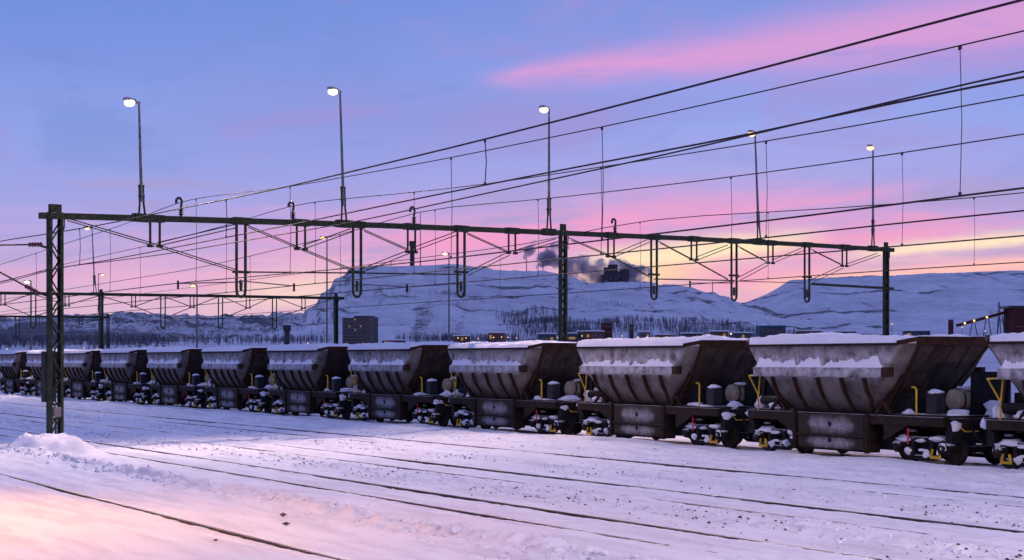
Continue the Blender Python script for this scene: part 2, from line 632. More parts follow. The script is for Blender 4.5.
emit('lit_white', (1.0, 0.80, 0.50, 1), 3.2)
emit('lit_sodium', (1.0, 0.60, 0.22, 1), 2.4)
emit('lit_pink', (1.0, 0.42, 0.26, 1), 2.6)
emit('lit_window', (1.0, 0.50, 0.16, 1), 0.32)
emit('lit_small', (1.0, 0.58, 0.24, 1), 2.6)


# hills: snow with rock and brush where it is steep or blotched
def hill_mat(name, brush=0.5, steep=0.8):
    m, t, b = base_mat(name)
    geo = t.node('ShaderNodeNewGeometry')
    oc = t.node('ShaderNodeTexCoord').outputs['Object']
    so = t.sep(oc)
    nz = t.sep(geo.outputs['True Normal'])[2]
    n1 = t.noise(oc, 0.012, 6, 0.62)
    n2 = t.noise(oc, 0.06, 6, 0.7)
    n3 = t.noise(oc, 0.28, 3, 0.7)
    c = t.mix(t.step(t.m('ADD', t.m('MULTIPLY', n1, 0.5), t.m('MULTIPLY', n2, 0.5)), 0.36, 0.62), (0.60, 0.61, 0.66, 1), (0.88, 0.88, 0.91, 1))
    rock = t.m('MULTIPLY', t.step(nz, steep, steep - 0.25), t.step(n2, 0.42, 0.58))
    br = t.m('MULTIPLY', t.step(n1, 0.70 - 0.3 * brush, 0.78 - 0.3 * brush), t.step(n2, 0.40, 0.6))
    br = t.m('MULTIPLY', br, t.step(n3, 0.2, 0.55))
    at = t.node('ShaderNodeAttribute', attribute_name='cover_shade')  # brush and rock, plus painted shading of benches and gullies
    cv_ = t.m('MULTIPLY', t.step(t.m('ADD', at.outputs['Fac'], t.m('MULTIPLY', t.m('SUBTRACT', t.m('ADD', n2, n3), 1.0), 1.4)), 0.25, 0.75), 0.8)
    k = t.m('MAXIMUM', t.m('MULTIPLY', rock, 0.75), t.m('MULTIPLY', br, 0.85))
    k = t.m('MAXIMUM', k, cv_)
    c = t.mix(k, c, (0.05, 0.048, 0.055, 1))
    t.put(b.inputs['Base Color'], c)
    b.inputs['Roughness'].default_value = 0.9
    b.inputs['Specular IOR Level'].default_value = 0.1
    bump(t, b, t.m('ADD', n2, t.m('MULTIPLY', n3, 0.4)), 0.9, 9.0)
    return m


hill_mat('hill_snow', 0.30, 0.86)
hill_mat('hill_snow_clean', 0.05, 0.6)
hill_mat('hill_snow_rocky', 0.72, 0.97)

# ================================================================== the setting: ground
far = grid_mesh('ground', *np.broadcast_arrays(np.linspace(-9000, 9000, 25)[:, None], np.linspace(-9000, 9000, 25)[None, :],
                                               np.full((25, 25), -1.2)), MAT['snow'])
tag(far, kind='structure')

YT = {'B': (8.6, 10.05), 'A': (15.4, 16.86), 'C': (20.25, 21.7), 'D': (25.6, 27.1), 'W': (33.45, 34.95)}
GP1d, GP2d = 57.0, 73.6


def sstep(x, a, b):
    q = np.clip((x - a) / (b - a), 0, 1)
    return q * q * (3 - 2 * q)


POST = px(55, 360, GP1d)


def ground_z(X, Y):
    z = -0.032 + 0.035 * fbm(X * 0.18, Y * 0.5, 3) + 0.022 * fbm(X * 1.3, Y * 2.2, 3) + 0.02 * fbm(X * 5.5, Y * 5.5, 2)
    z += 0.045 * fbm(X * 0.07, Y * 3.2, 3) * sstep(Y, 9.5, 11) + 0.016 * fbm(X * .2 + 4, Y * 9, 2)
    for yc, stp, ph_ in ((29.35, .72, 0.0), (24.6, .78, .3), (12.3, .75, .1)):
        q = (X / stp + ph_) % 1.0 - .5
        side_ = np.where(np.floor(X / stp + ph_) % 2 == 0, .11, -.11)
        z -= 0.06 * np.exp(-(q * stp / .13) ** 2 - ((Y - yc - side_ - .5 * fbm(X * .08, Y * 0 + yc, 2)) / .09) ** 2)
    # grooves cleared by flanges on either side of each running rail
    for k, (a, b_) in YT.items():
        c = (a + b_) / 2
        for rail, s in ((a, 1), (b_, -1)):
            z -= 0.022 * np.exp(-((Y - rail) / 0.09) ** 2)
        ins = sstep(Y, a - .1, a + .1) * (1 - sstep(Y, b_ - .1, b_ + .1))
        z += ins * 0.02
        sh = np.exp(-((Y - (a - .75)) / .35) ** 2) + np.exp(-((Y - (b_ + .75)) / .35) ** 2)
        z += 0.035 * sh * (1 + 1.2 * fbm(X * .7, Y * 1.2, 2))
    # ploughed windrow between the two near tracks, footprints and churned bands
    wr = np.exp(-((Y - 13.15 - 0.18 * fbm(X * 0.25, Y * 0, 2)) / 0.5) ** 2)
    z += wr * (0.06 + 0.30 * np.maximum(0, fbm(X * 2.6, Y * 3.4, 4)) + 0.12 * fbm(X * 6, Y * 7, 2))
    for yc, w, a in ((18.7, 0.8, 0.13), (23.7, 0.95, 0.12), (28.2, 0.8, 0.09), (11.9, 0.5, 0.05), (30.2, .8, .10)):
        bb = np.exp(-((Y - yc) / w) ** 2)
        z += bb * a * (fbm(X * 4.2, Y * 4.6, 3) + .5 * fbm(X * 1.4, Y * 2, 2))
    # shoulder of snow along the standing train
    z += 0.16 * sstep(Y, 27.8, 30.3) * (1 - sstep(Y, 32.2, 33.0)) * (1 + 0.8 * fbm(X * .35, Y * .5, 3))
    z += 0.05 * np.exp(-((Y - 29.4) / .25) ** 2) * fbm(X * 2.0, Y * 1.0, 2)
    # deep untouched snow on this side of the nearest track
    z += 0.20 * (1 - sstep(Y, 8.85 + 0.15 * fbm(X * .12, Y * 0 + 3, 2), 9.35)) + 0.05 * fbm(X * .3 + 9, Y * .35, 2) * (1 - sstep(Y, 8, 10))
    # heap of snow around the foot of the near mast
    dx, dy = (X - POST.x - 0.3), (Y - POST.y + 0.62)
    dx = dx - .25
    a_ = dx * 0.93 + dy * 0.36
    b2 = -dx * 0.36 + dy * 0.93
    rr = np.sqrt((a_ / np.where(a_ > 0, 3.4, 1.15)) ** 2 + (b2 / np.where(b2 > 0, 0.8, 1.0)) ** 2)
    rr = rr + 0.16 * fbm(X * .8, Y * .9, 3)
    heap = (1 - sstep(rr, 0.45, 1.05))
    z = z + heap * (0.47 + 0.16 * fbm(X * 1.1, Y * 1.1, 3)) * np.clip(1.05 - 0.13 * np.maximum(a_, 0), 0.3, 1)
    return z


xs = [-9.0]
while xs[-1] > -185:
    xs.append(xs[-1] - max(0.045, 0.0024 * abs(xs[-1])))
xs = np.array(xs)
ys = np.concatenate([np.arange(2.0, 4.0, 0.3), np.arange(4.0, 34.0, 0.085), np.arange(34.0, 70, 1.2)])
GX, GY = np.meshgrid(xs, ys, indexing='ij')
yard = grid_mesh('yard_snow', GX, GY, ground_z(GX, GY), MAT['ground_snow'])
tag(yard, kind='structure')


def T(u, d):
    """town terrain rising towards the hills"""
    k = np.clip((d - 130) / 1120, 0, 1)
    return -0.6 + 17.0 * k ** 1.05 + 1.2 * fbm(u * 0.012, d * 0.012, 3) * sstep(d, 150, 400)


uu = np.linspace(-1100, 1100, 240)
dd = np.linspace(110, 2300, 180)
UU, DD = np.meshgrid(uu, dd, indexing='ij')


def to_world(U, D):
    return V.x * D + R.x * U, V.y * D + R.y * U


WX, WY = to_world(UU, DD)
town = grid_mesh('terrain', WX, WY, T(UU, DD), MAT['hill_snow'])
tag(town, kind='structure')


# ---------------------------------------------------------------- hills
def ridge(pts, dR):
    xs_ = np.array([p[0] for p in pts], float)
    ys_ = np.array([p[1] for p in pts], float)
    return (xs_ - 512) / F * dR, HC + (360 - ys_) / F * dR


def terrace(s, n, flat):
    q = s * n
    i = np.floor(q)
    f = q - i
    return (i + np.clip(f / (1 - flat), 0, 1) ** 0.9) / n


def make_hill(name, pts, dB, dR, dE, mat, nb=5, flat=0.3, rough=1.0, nu=820, nd=190, back=0.05, cov=0.32, low=0.0):
    ru, rz = ridge(pts, dR)
    u_ = np.linspace(ru[0], ru[-1], nu)
    d_ = np.concatenate([np.linspace(dB, dR, nd), np.linspace(dR, dE, 40)[1:]])
    U, D = np.meshgrid(u_, d_, indexing='ij')
    wob = 14 * fbm(U * 0.006, D * 0.0 + 4.4, 3)
    s = np.clip((D + wob * (D < dR) * np.clip((dR - D) / 120, 0, 1) - dB) / (dR - dB), 0, 1)
    zr = np.interp(U * np.where(D < dR, dR / D, 1.0), ru, rz)
    zb = np.interp(D, [130, 1250, 4000], [-0.6, 16.4, 22.0])
    # benches keep one level right across the hill: quantise height, not slope position
    zmax = rz.max()
    zlin = (zr - zb) * s ** 0.92
    g = terrace(zlin / zmax + 0.03 * fbm(U * 0.002, D * 0, 2), nb, flat) * zmax
    k = np.clip((1 - s) / 0.06, 0, 1)
    zz = zb + zlin * (1 - 0.95 * k) + g * 0.95 * k
    gully = fbm(U * 0.022, D * 0.003, 4)
    zz = zz + rough * (5.0 * gully + 3.0 * fbm(U * 0.03, D * 0.03, 4) + 1.6 * fbm(U * 0.12, D * 0.1, 3) + 3.0 * fbm(U * .06, D * .004, 2)) * np.clip(s * 5, 0, 1) * np.clip((1 - s) / (0.1 if rough < 2 else 0.45), 0.12 if rough < 2 else 0.01, 1)
    zz = np.where(D > dR, zz - (D - dR) * back, zz)
    X_, Y_ = to_world(U, D)
    o = grid_mesh(name, X_, Y_, zz, mat)
    # brush and bare rock; bench-edge lines and gully streaks also paint in slope shading
    ph = (zlin / zmax + 0.03 * fbm(U * 0.002, D * 0, 2)) * nb
    fr = ph - np.floor(ph)
    edge_ = np.exp(-((fr - (1 - flat)) / .055) ** 2) * np.clip(2.6 * (fbm(U * .012 + 5, ph.round() * 3.1, 3) + .26), 0, 1)
    patch = np.clip(3.2 * (fbm(U * .010 + 31, D * .006 + zz * .02, 4) - cov), 0, 1)
    streak = np.clip(2.4 * (fbm(U * .07 + 3, D * .006, 3) - .16), 0, 1)  # gully shading painted as dark streaks
    cv_ = np.clip(edge_ * .9 + patch + streak * .5 + low * (1 - sstep(s, .02, .22)) * np.clip(3 * (fbm(U * .008, s * 60, 3) + .25), 0, 1), 0, 1)
    at = o.data.attributes.new('cover_shade', 'FLOAT', 'POINT')
    at.data.foreach_set('value', cv_.ravel().astype(np.float32))
    tag(o, kind='structure')
    return (u_, d_, zz)


make_hill('hills', [(-400, 326), (-140, 324), (0, 321), (50, 319), (90, 317), (125, 316), (152, 316), (175, 318), (215, 319), (262, 319), (300, 315),
                    (340, 318), (420, 322), (600, 330)], 1900, 3600, 4400, MAT['hill_snow_rocky'], 3, 0.25, 4.0, cov=.10, low=1.0)
make_hill('hills', [(420, 352), (640, 350), (700, 335), (735, 312), (762, 298), (792, 284), (850, 279), (925, 275), (1024, 272), (1150, 271), (1500, 271)],
          1700, 3000, 4200, MAT['hill_snow_clean'], 4, 0.35, 0.8, back=0.02, cov=.5)
MAIN = make_hill('mine_hill', [(60, 350), (235, 347), (262, 343), (280, 333), (292, 322), (303, 318), (307, 309), (317, 305), (321, 294), (331, 290), (335, 280), (345, 277),
                               (351, 270), (366, 267), (400, 266.5), (448, 264.5), (470, 266), (482, 269), (540, 272), (575, 278), (590, 284), (645, 284), (692, 289),
                               (716, 295), (735, 303), (775, 314), (830, 325), (900, 336), (1000, 345), (1150, 350)], 1280, 2100, 3000, MAT['hill_snow'], 8, 0.42, 1.0, back=0.03, cov=.24)


def main_z(u_, d_):
    ug, dg, zz = MAIN
    i = int(np.clip(np.searchsorted(ug, u_), 1, len(ug) - 1))
    j = int(np.clip(np.searchsorted(dg, d_), 1, len(dg) - 1))
    return float(zz[i, j])


def surf_z(u_, d_):
    ug, dg, zz = MAIN
    if d_ > dg[0] and ug[0] < u_ < ug[-1]:
        return max(main_z(u_, d_), float(T(np.array(u_), np.array(d_))) if d_ < 1500 else -9)
    return float(T(np.array(u_), np.array(d_)))


# ---------------------------------------------------------------- tracks
names = {'B': 'nearest rail track, half buried in smooth orange-lit snow', 'A': 'second track with two dark rails just behind the near mast',
         'C': 'middle track with faint rails in churned snow', 'D': 'track next to the standing train, thin snowy rails',
         'W': 'track under the standing ore wagons'}
for k, (a, b_) in YT.items():
    tr = empty('railway_track', (0, (a + b_) / 2, 0))
    tag(tr, names[k], 'track', kind='structure')
    off = (b_ - a) / 2
    for s, up in ((-1, -0.026), (1, -0.004 if k in 'AB' else -0.004)):
        if k == 'B' and s < 0:
            continue
        mb = MB()
        prof = [(-.036, -.02), (-.036, .0), (.036, .0), (.036, -.02), (.008, -.045), (.008, -.14), (-.008, -.14), (-.008, -.045)]
        if k in 'CD' and s < 0:
            up = -0.034
        X0_, X1_ = -190, -5
        vs = []
        for X_ in (X0_, X1_):
            for (py, pz) in prof:
                vs.append((X_, s * off + py, pz + up))
        n = len(prof)
        mb.add(vs, [(i, (i + 1) % n, n + (i + 1) % n, n + i) for i in range(n)])
        mb.build('rail', MAT['rail_steel'], tr)
    if k == 'W':
        Xg, Yg = np.meshgrid(np.arange(-186, -6, .35), np.linspace(-1.05, 1.5, 14), indexing='ij')
        grid_mesh('track_bed', Xg, Yg, -.045 + .05 * fbm(Xg * 2, Yg * 3, 3) - .09 * (np.abs(Yg) > 1.0), MAT['ballast'], tr)

# stones and grit lying on the snow
rnd = random.Random(3)
mb = MB()


STONES, CLODS = [], []


def stone(mb, X_, Y_, r, sink=0.3, z=None):
    if z is None:
        STONES.append((X_, Y_, r, sink))
        return
    vs = []
    for q in ((1, 0, 0), (-1, 0, 0), (0, 1, 0), (0, -1, 0), (0, 0, 1), (0, 0, -1)):
        k = rnd.uniform(.6, 1.2)
        vs.append((X_ + q[0] * r * k * 1.15, Y_ + q[1] * r * k, z + r * (0.6 - sink) + q[2] * r * k * .5))
    mb.add(vs, [(0, 2, 4), (2, 1, 4), (1, 3, 4), (3, 0, 4), (2, 0, 5), (1, 2, 5), (3, 1, 5), (0, 3, 5)])


for (yc, w, n, r0) in ((18.7, .8, 3600, .034), (23.7, .95, 2800, .034), (19.7, .4, 260, .03), (13.3, .6, 260, .022), (17.6, .5, 300, .03),
                       (28.0, .8, 420, .03), (25.0, .8, 300, .03), (11.4, 1.2, 60, .022), (22.5, .5, 300, .03), (30.4, .8, 160, .03)):
    for i in range(n):
        X_ = -12 - 115 * rnd.random() ** 1.2
        if math.sin(X_ * .9 + yc) + math.sin(X_ * .37 + 2 * yc) < -.3 and rnd.random() < .75:
            continue
        stone(mb, X_, yc + rnd.gauss(0, w * .6), r0 * rnd.choice((.3, .35, .4, .45, .5, .6, .7, .9, 1.3)))
for (x_, y_, r_) in ((283, 516, .10), (286, 523, .085), (216, 554, .05), (218, 377, .1), (709, 524, .06)):
    d_ = F * HC / (y_ - 360)
    p = px(x_, y_, d_)
    stone(mb, p.x, p.y, r_, .1)
zs_ = ground_z(np.array([q[0] for q in STONES]), np.array([q[1] for q in STONES]))
for q, z in zip(STONES, zs_):
    stone(mb, q[0], q[1], q[2], q[3], float(z))
st = mb.build('ballast_stones', MAT['ballast'])
tag(st, 'scattered dark ballast stones lying on the trampled snow', 'stones', kind='stuff')

mb = MB()
for i in range(1700):
    X_ = -10 - 75 * rnd.random() ** 1.15
    Y_ = 13.15 + rnd.gauss(0, .33)
    r_ = rnd.uniform(.018, .055) * (2.0 if rnd.random() < .10 else 1)
    CLODS.append((X_, Y_, r_))
for i in range(1500):
    yc = rnd.choice((18.7, 23.7, 28.3, 18.9))
    X_ = -14 - 90 * rnd.random() ** 1.2
    Y_ = yc + rnd.gauss(0, .5)
    r_ = rnd.uniform(.015, .055)
    CLODS.append((X_, Y_, r_))
zs_ = ground_z(np.array([q[0] for q in CLODS]), np.array([q[1] for q in CLODS]))
_bm = bmesh.new()
bmesh.ops.create_icosphere(_bm, subdivisions=1, radius=1)
_iv = np.array([tuple(q.co) for q in _bm.verts])
_if = [tuple(q.index for q in f.verts) for f in _bm.faces]
_bm.free()
_rg = np.random.RandomState(5)
for (X_, Y_, r_), z in zip(CLODS, zs_):
    vv = _iv * (1 + _rg.uniform(-.35, .35, (len(_iv), 1))) * np.array([r_ * _rg.uniform(.9, 1.5), r_, r_ * .75]) + np.array([X_, Y_, z + r_ * .2])
    mb.add(vv.tolist(), _if)
lump = mb.build('snow_lumps', MAT['snow'])
tag(lump, 'crumbly snow clods thrown up in rows between the tracks', 'snow clods', kind='stuff')


# ================================================================== ore wagons
HOPX = -0.53


def ring(z, hl, hw, ch, n_side=1):
    """chamfered rectangle, counter-clockwise from the near right"""
    return [(hl, -hw + ch * .8, z), (hl, hw - ch * .8, z), (hl - ch, hw, z), (-hl + ch, hw, z), (-hl, hw - ch * .8, z), (-hl, -hw + ch * .8, z),
            (-hl + ch, -hw, z), (hl - ch, -hw, z)]


SEC = [(3.33, 3.86, 1.68, .46), (2.66, 3.30, 1.665, .44), (2.37, 3.04, 1.66, .42), (1.95, 2.64, 1.50, .36), (1.60, 2.30, 1.29, .30), (1.33, 2.05, 1.08, .25)]


def sec_at(z):
    for (a, b_) in zip(SEC, SEC[1:]):
        if b_[0] <= z <= a[0]:
            k = (a[0] - z) / (a[0] - b_[0])
            return [p + (q - p) * k for p, q in zip(a, b_)]
    return SEC[-1] if z < 1.33 else SEC[0]


def make_bogie(parent, x, flip):
    bo = empty('bogie', (x, 0, 0), math.pi if flip else 0, parent)
    prof = [(.10, -.07), (.16, -.075), (.17, -.03), (.40, -.025), (.41, -.07), (.455, -.07), (.46, .035), (.495, .04), (.495, .065), (.42, .065),
            (.40, .03), (.17, .035), (.16, .075), (.10, .07)]
    prof = [(r_ * .94, h_) for r_, h_ in prof]
    for ax in (-.89, .89):
        for s in (-1, 1):
            mb = MB()
            mb.lathe([(r_, -s * h_) for r_, h_ in prof][::(1 if s < 0 else -1)], (ax, s * .75, .46), (0, 1, 0), 28)
            mb.build('wheel', MAT['wheel_steel'], bo, True)
        MB().tube([(ax, -1.0, .46), (ax, 1.0, .46)], .085, 10).build('axle', MAT['cast_dark'], bo, True)
    for s in (-1, 1):
        mb = MB()
        y = s * 1.06
        top = [(-1.18, .50), (-.95, .63), (-.45, .70), (.45, .70), (.95, .63), (1.18, .50)]
        bot = [(-1.02, .40), (-.52, .20), (.52, .20), (1.02, .40)]
        for P in (top, bot):
            for a, b_ in zip(P, P[1:]):
                mb.bar((a[0], y, a[1]), (b_[0], y, b_[1]), .15, .12)
        for cx in (-.36, .36):
            mb.box(cx - .07, cx + .07, y - .09, y + .09, .18, .72)
        for cx in (-.89, .89):
            mb.box(cx - .20, cx + .20, y - .10, y + .10, .30, .62)
            mb.lathe([(.10, 0), (.15, .02), (.15, .12), (.10, .16)], (cx, y + s * .08, .46), (0, s, 0), 14)
        sf = mb.build('side_frame', MAT['cast_dark'], bo)
        bevel(sf, .018)
        sp = MB()
        for cx in (-.18, 0, .18):
            for i in range(5):
                sp.lathe([(.06, 0), (.085, .02), (.06, .045)], (cx, y, .27 + i * .062), (0, 0, 1), 10)
        tag(sp.build('spring', MAT['cast_plain'], bo, True), kind='stuff')
        MB().box(-.30, .30, y - .1, y + .1, .585, .645).build('bolster_end', MAT['cast_dark'], bo)
        yb = MB()
        yy = y + s * .13
        yb.bar((.42, yy, .22), (.80, yy, .22), .05, .07)
        yb.bar((.44, yy, .22), (.50, yy, .44), .05, .05)
        yb.bar((.78, yy, .22), (.74, yy, .44), .05, .05)
        yb.build('brake_bracket', MAT['yellow_paint'], bo)
        sn = MB()
        sn.blob((-.75, y, .69), .34, .15, .10, 4 + s, 2, .3)
        sn.blob((.25, y + s * .1, .30), .14, .09, .10, 74 + s, 2, .3)
        sn.blob((-.5, y + s * .1, .36), .13, .07, .12, 84 + s, 2, .3)
        sn.blob((1.0, y, .64), .14, .13, .10, 94 + s, 2, .3)
        sn.blob((.62, y, .72), .42, .17, .10, 9 + s, 2, .3)
        sn.blob((.0, y + s * .08, .66), .22, .10, .06, 19 + s, 2, .3)
        sn.blob((.92, y + s * .17, .50), .12, .08, .09, 29 + s, 2, .35)
        sn.blob((-.9, y + s * .16, .52), .10, .08, .07, 39 + s, 2, .35)
        sn.blob((.05, y + s * .08, .40), .16, .06, .035, 49 + s, 2, .3)
        for ax in (-.89, .89):
            sn.blob((ax + .1, s * .78, .905), .20, .09, .035, int(60 + ax * 3 + s), 2, .3)
        tag(sn.build('snow_patch', MAT['snow'], bo, True), kind='stuff')
    return bo


def ledge_drift(s, seed):
    rn = random.Random(seed)
    nx = 110
    p1, p2, p3 = rn.uniform(0, 6), rn.uniform(0, 6), rn.uniform(0, 6)
    am = rn.uniform(.15, .22)
    hole = rn.uniform(-2.5, 2.3)
    vs, fs = [], []
    for i in range(nx + 1):
        x_ = -3.0 + 5.82 * i / nx
        k = min(1, i / 5, (nx - i) / 7)
        gap = min(1, (abs(x_ + .95) / .16) ** 2, (abs(x_ - .25) / .16) ** 2, .35 + (abs(x_ - hole) / .4) ** 2)
        h_ = (am + .05 * math.sin(x_ * 2.3 + p1) + .03 * math.sin(x_ * 5.1 + p2) + .025 * math.sin(x_ * 13 + p3) + rn.uniform(-.04, .035)) * min(1, k * 1.6) * (.22 + .78 * gap) + .012
        vs += [(x_, s * 1.655, 2.655), (x_, s * (1.715 + .05 * k), 2.657), (x_, s * (1.70 + .03 * k), 2.657 + h_ * .55), (x_, s * 1.672, 2.657 + h_)]
    for i in range(nx):
        a = i * 4
        for j in range(3):
            fs.append((a + j, a + j + 1, a + j + 5, a + j + 4) if s > 0 else (a + j + 4, a + j + 5, a + j + 1, a + j))
    g = MB()
    g.add(vs, fs)
    return g


def make_wagon():
    w = empty('ore_wagon')
    # hopper shell: outside, rolled inside down to the snow
    mb = MB()
    rings = [ring(*s) for s in SEC]
    vs, fs = [], []
    for r_ in rings:
        vs += r_
    for i in range(len(rings) - 1):
        for k in range(8):
            a, b_ = i * 8 + k, i * 8 + (k + 1) % 8
            fs.append((b_, a, a + 8, b_ + 8))
    fs.append(tuple(range((len(rings) - 1) * 8, len(rings) * 8))[::-1])
    mb.add(vs, fs)
    inner = ring(3.33, 3.80, 1.62, .44) + ring(2.9, 3.45, 1.6, .42)
    b0 = len(mb.v)
    mb.v += inner
    for k in range(8):
        k2 = (k + 1) % 8
        mb.f.append((k, k2, b0 + k2, b0 + k))
        mb.f.append((b0 + k, b0 + k2, b0 + 8 + k2, b0 + 8 + k))
    hop = mb.build('hopper', MAT['hopper_plate'], w)
    hop.location.x = HOPX
    # side girders, rims, ribs, upper stiffeners
    for s in (-1, 1):
        g = MB()
        g.box(-3.02, 2.86, min(s * 1.655, s * 1.775), max(s * 1.655, s * 1.775), 2.375, 2.655)
        bevel(g.build('side_girder', MAT['hopper_plate'], hop), .012)
        g = MB()
        g.box(2.862, 3.2, min(s * 1.60, s * 1.79), max(s * 1.60, s * 1.79), 2.40, 2.67)
        bevel(g.build('girder_end', MAT['rust_brown'], hop), .012)
        g = MB()
        g.bar((-3.44, s * 1.70, 3.31), (3.42, s * 1.70, 3.31), .09, .07)
        g.build('rim', MAT['frame_brown'], hop)
        for cx in (-.95, .25):
            g = MB()
            g.box(cx - .07, cx + .07, min(s * 1.672, s * 1.72), max(s * 1.672, s * 1.72), 2.66, 3.27)
            g.build('stiffener', MAT['hopper_plate'], hop)
        for cx in (-2.15, -1.1, -.02, 1.05, 2.05):
            g = MB()
            zs = [2.36, 2.15, 1.95, 1.75, 1.55, 1.38]
            ins, outs = [], []
            for i, z in enumerate(zs):
                q = sec_at(z)
                cxx = max(-q[1] + q[3] + .04, min(q[1] - q[3] - .04, cx))
                ins.append((cxx, s * (q[2] - .03), z))
                outs.append((cxx, s * (q[2] + .11 + .02 * math.sin(i)), z))
            vs = []
            for a, b_ in zip(ins, outs):
                for e in (-.035, .035):
                    vs.append((a[0] + e, a[1], a[2]))
                    vs.append((b_[0] + e, b_[1], b_[2]))
            fs = []
            for i in range(len(zs) - 1):
                o_ = i * 4
                fs += [(o_, o_ + 1, o_ + 5, o_ + 4), (o_ + 2, o_ + 6, o_ + 7, o_ + 3), (o_ + 1, o_ + 3, o_ + 7, o_ + 5)]
            g.add(vs, fs)
            g.build('rib', MAT['rust_brown'], hop)
        # drift of snow on top of the girder
        g = ledge_drift(s, 5 + s)
        g.build('ledge_snow', MAT['snow'], hop, True)
    # end frames: top rail, two sloping edge bars and one middle bar on each end
    for e in (-1, 1):
        g = MB()
        hw = 1.31
        g.box(min(e * 3.83, e * 3.93), max(e * 3.83, e * 3.93), -hw, hw, 3.27, 3.52)
        bevel(g.build('end_rail', MAT['rust_brown'], hop), .015)
        for s in (-1, 1):
            q0, q1 = SEC[0], SEC[-1]
            g = MB()
            g.bar((e * (q0[1] + .03), s * (q0[2] - q0[3] * .8 - .02), 3.40), (e * (q1[1] + .03), s * (q1[2] - q1[3] * .8 - .02), 1.33), .11, .12)
            g.build('edge_bar', MAT['rust_brown'], hop)
            g = MB()
            g.bar((e * 3.41, s * 1.69, 3.345), (e * 3.88, s * 1.29, 3.46), .07, .12)
            g.build('corner_rail', MAT['rust_brown'], hop)
            g = MB()
            g.bar((e * 3.10, s * 1.22, 2.5), (e * 2.05, s * 1.25, 1.34), .09, .09)
            g.bar((e * 2.35, s * 1.28, 1.72), (e * 2.75, s * 1.28, 1.34), .08, .08)
            g.build('brace', MAT['rust_brown'], hop)
    for e in (-1, 1):
        q0, q1 = SEC[0], SEC[-1]
        for yy in (-.62, 0.0, .62):
            g = MB()
            g.bar((e * (q0[1] + .012), yy, 3.26), (e * (q1[1] + .012), yy * .9, 1.36), .035, .03)
            g.build('weld_seam', MAT['hopper_plate'], hop)
    # underframe
    g = MB()
    for s in (-1, 1):
        g.box(-4.35, 4.35, min(s * 1.22, s * 1.38), max(s * 1.22, s * 1.38), 1.06, 1.325)
    g.box(-4.45, 4.45, -.30, .30, .80, 1.28)
    for cx in (-4.4, -3.37, -2.2, 0, 2.2, 3.37, 4.4):
        g.box(cx - .09, cx + .09, -1.215, 1.215, 1.0, 1.30)
    uf = bevel(g.build('underframe', MAT['frame_brown'], w), .012)
    g = MB()
    for cx in range(-10, 11):
        for s in (-1, 1):
            g.box(cx * .4 - .02, cx * .4 + .02, min(s * 1.38, s * 1.395), max(s * 1.38, s * 1.395), 1.08, 1.30)
    for e in (-1, 1):
        g = MB()
        g.box(min(e * 2.15, e * 4.5), max(e * 2.15, e * 4.5), -1.30, 1.30, 1.328, 1.37)
        g.build('deck', MAT['frame_brown'], uf)
        for s in (-1, 1):
            g = MB()
            vs = [(e * 1.95, s * 1.36, 1.056), (e * 2.9, s * 1.36, 1.056), (e * 2.35, s * 1.36, .80), (e * 1.95, s * 1.36, .62)]
            vs2 = [(a, b_ - s * .06, c_) for a, b_, c_ in vs]
            g.add(vs + vs2, [(0, 1, 2, 3), (7, 6, 5, 4), (0, 4, 5, 1), (1, 5, 6, 2), (2, 6, 7, 3), (3, 7, 4, 0)])
            g.build('gusset', MAT['frame_brown'], uf)
    # locker box hung under the sole bar, both sides
    for s in (-1, 1):
        g = MB()
        g.box(-2.0, 1.35, min(s * .95, s * 1.36), max(s * .95, s * 1.36), .24, 1.055)
        lk = bevel(g.build('locker', MAT['frame_brown'], w), .015)
        for z0, z1 in ((.70, 1.28), (.30, .64)):
            g = MB()
            g.box(-1.83, 1.17, min(s * 1.365, s * 1.405), max(s * 1.365, s * 1.405), z0, z1)
            bevel(g.build('locker_door', MAT['locker_panel'], lk), .02)
        g = MB()
        for cx in (-1.97, 1.30):
            g.box(cx - .06, cx + .06, min(s * 1.362, s * 1.45), max(s * 1.362, s * 1.45), .22, 1.33)
        g.box(-2.03, 1.36, min(s * 1.365, s * 1.44), max(s * 1.365, s * 1.44), .645, .695)
        g.build('locker_frame', MAT['frame_brown'], lk)
        for z in (.98, .52):
            g = MB()
            g.lathe([(.05, 0), (.05, .03)], (-.33, s * 1.405, z), (0, s, 0), 10)
            g.box(-.37, -.29, min(s * 1.41, s * 1.45), max(s * 1.41, s * 1.45), z - .02, z + .09)
            g.build('latch', MAT['cast_dark'], lk)
    make_bogie(w, 3.25, False)
    make_bogie(w, -3.2, True)
    g = MB()
    g.box(-1.85, 1.9, -.9, .9, .32, .79)
    bevel(g.build('brake_rigging', MAT['cast_plain'], w), .05)
    for e in (-1, 1):
        g = MB()
        g.box(min(e * 4.25, e * 4.5), max(e * 4.25, e * 4.5), -1.2, 1.2, .62, 1.0)
        g.build('end_sill', MAT['cast_plain'], w)
    # equipment on the right hand deck
    g = MB()
    g.box(3.58, 3.98, -1.28, -.92, 1.42, 1.97)
    bb = bevel(g.build('brake_box', MAT['box_dark'], w), .03, 2)
    g = MB()
    g.tube([(3.80, -1.1, 1.95), (3.80, -1.1, 2.2)], .025, 6)
    g.build('valve_stem', MAT['cast_dark'], bb)
    MB().blob((3.78, -1.1, 2.0), .23, .20, .075, 3, 2, .2).build('snow_patch', MAT['snow'], bb, True)
    g = MB()
    g.lathe([(.02, -.46), (.20, -.44), (.29, -.37), (.30, -.3), (.30, .40), (.29, .47), (.2, .53), (.02, .55)], (3.72, -.05, 1.78), (0, 1, 0), 24)
    tk = g.build('air_tank', MAT['tank_tan'], w, True)
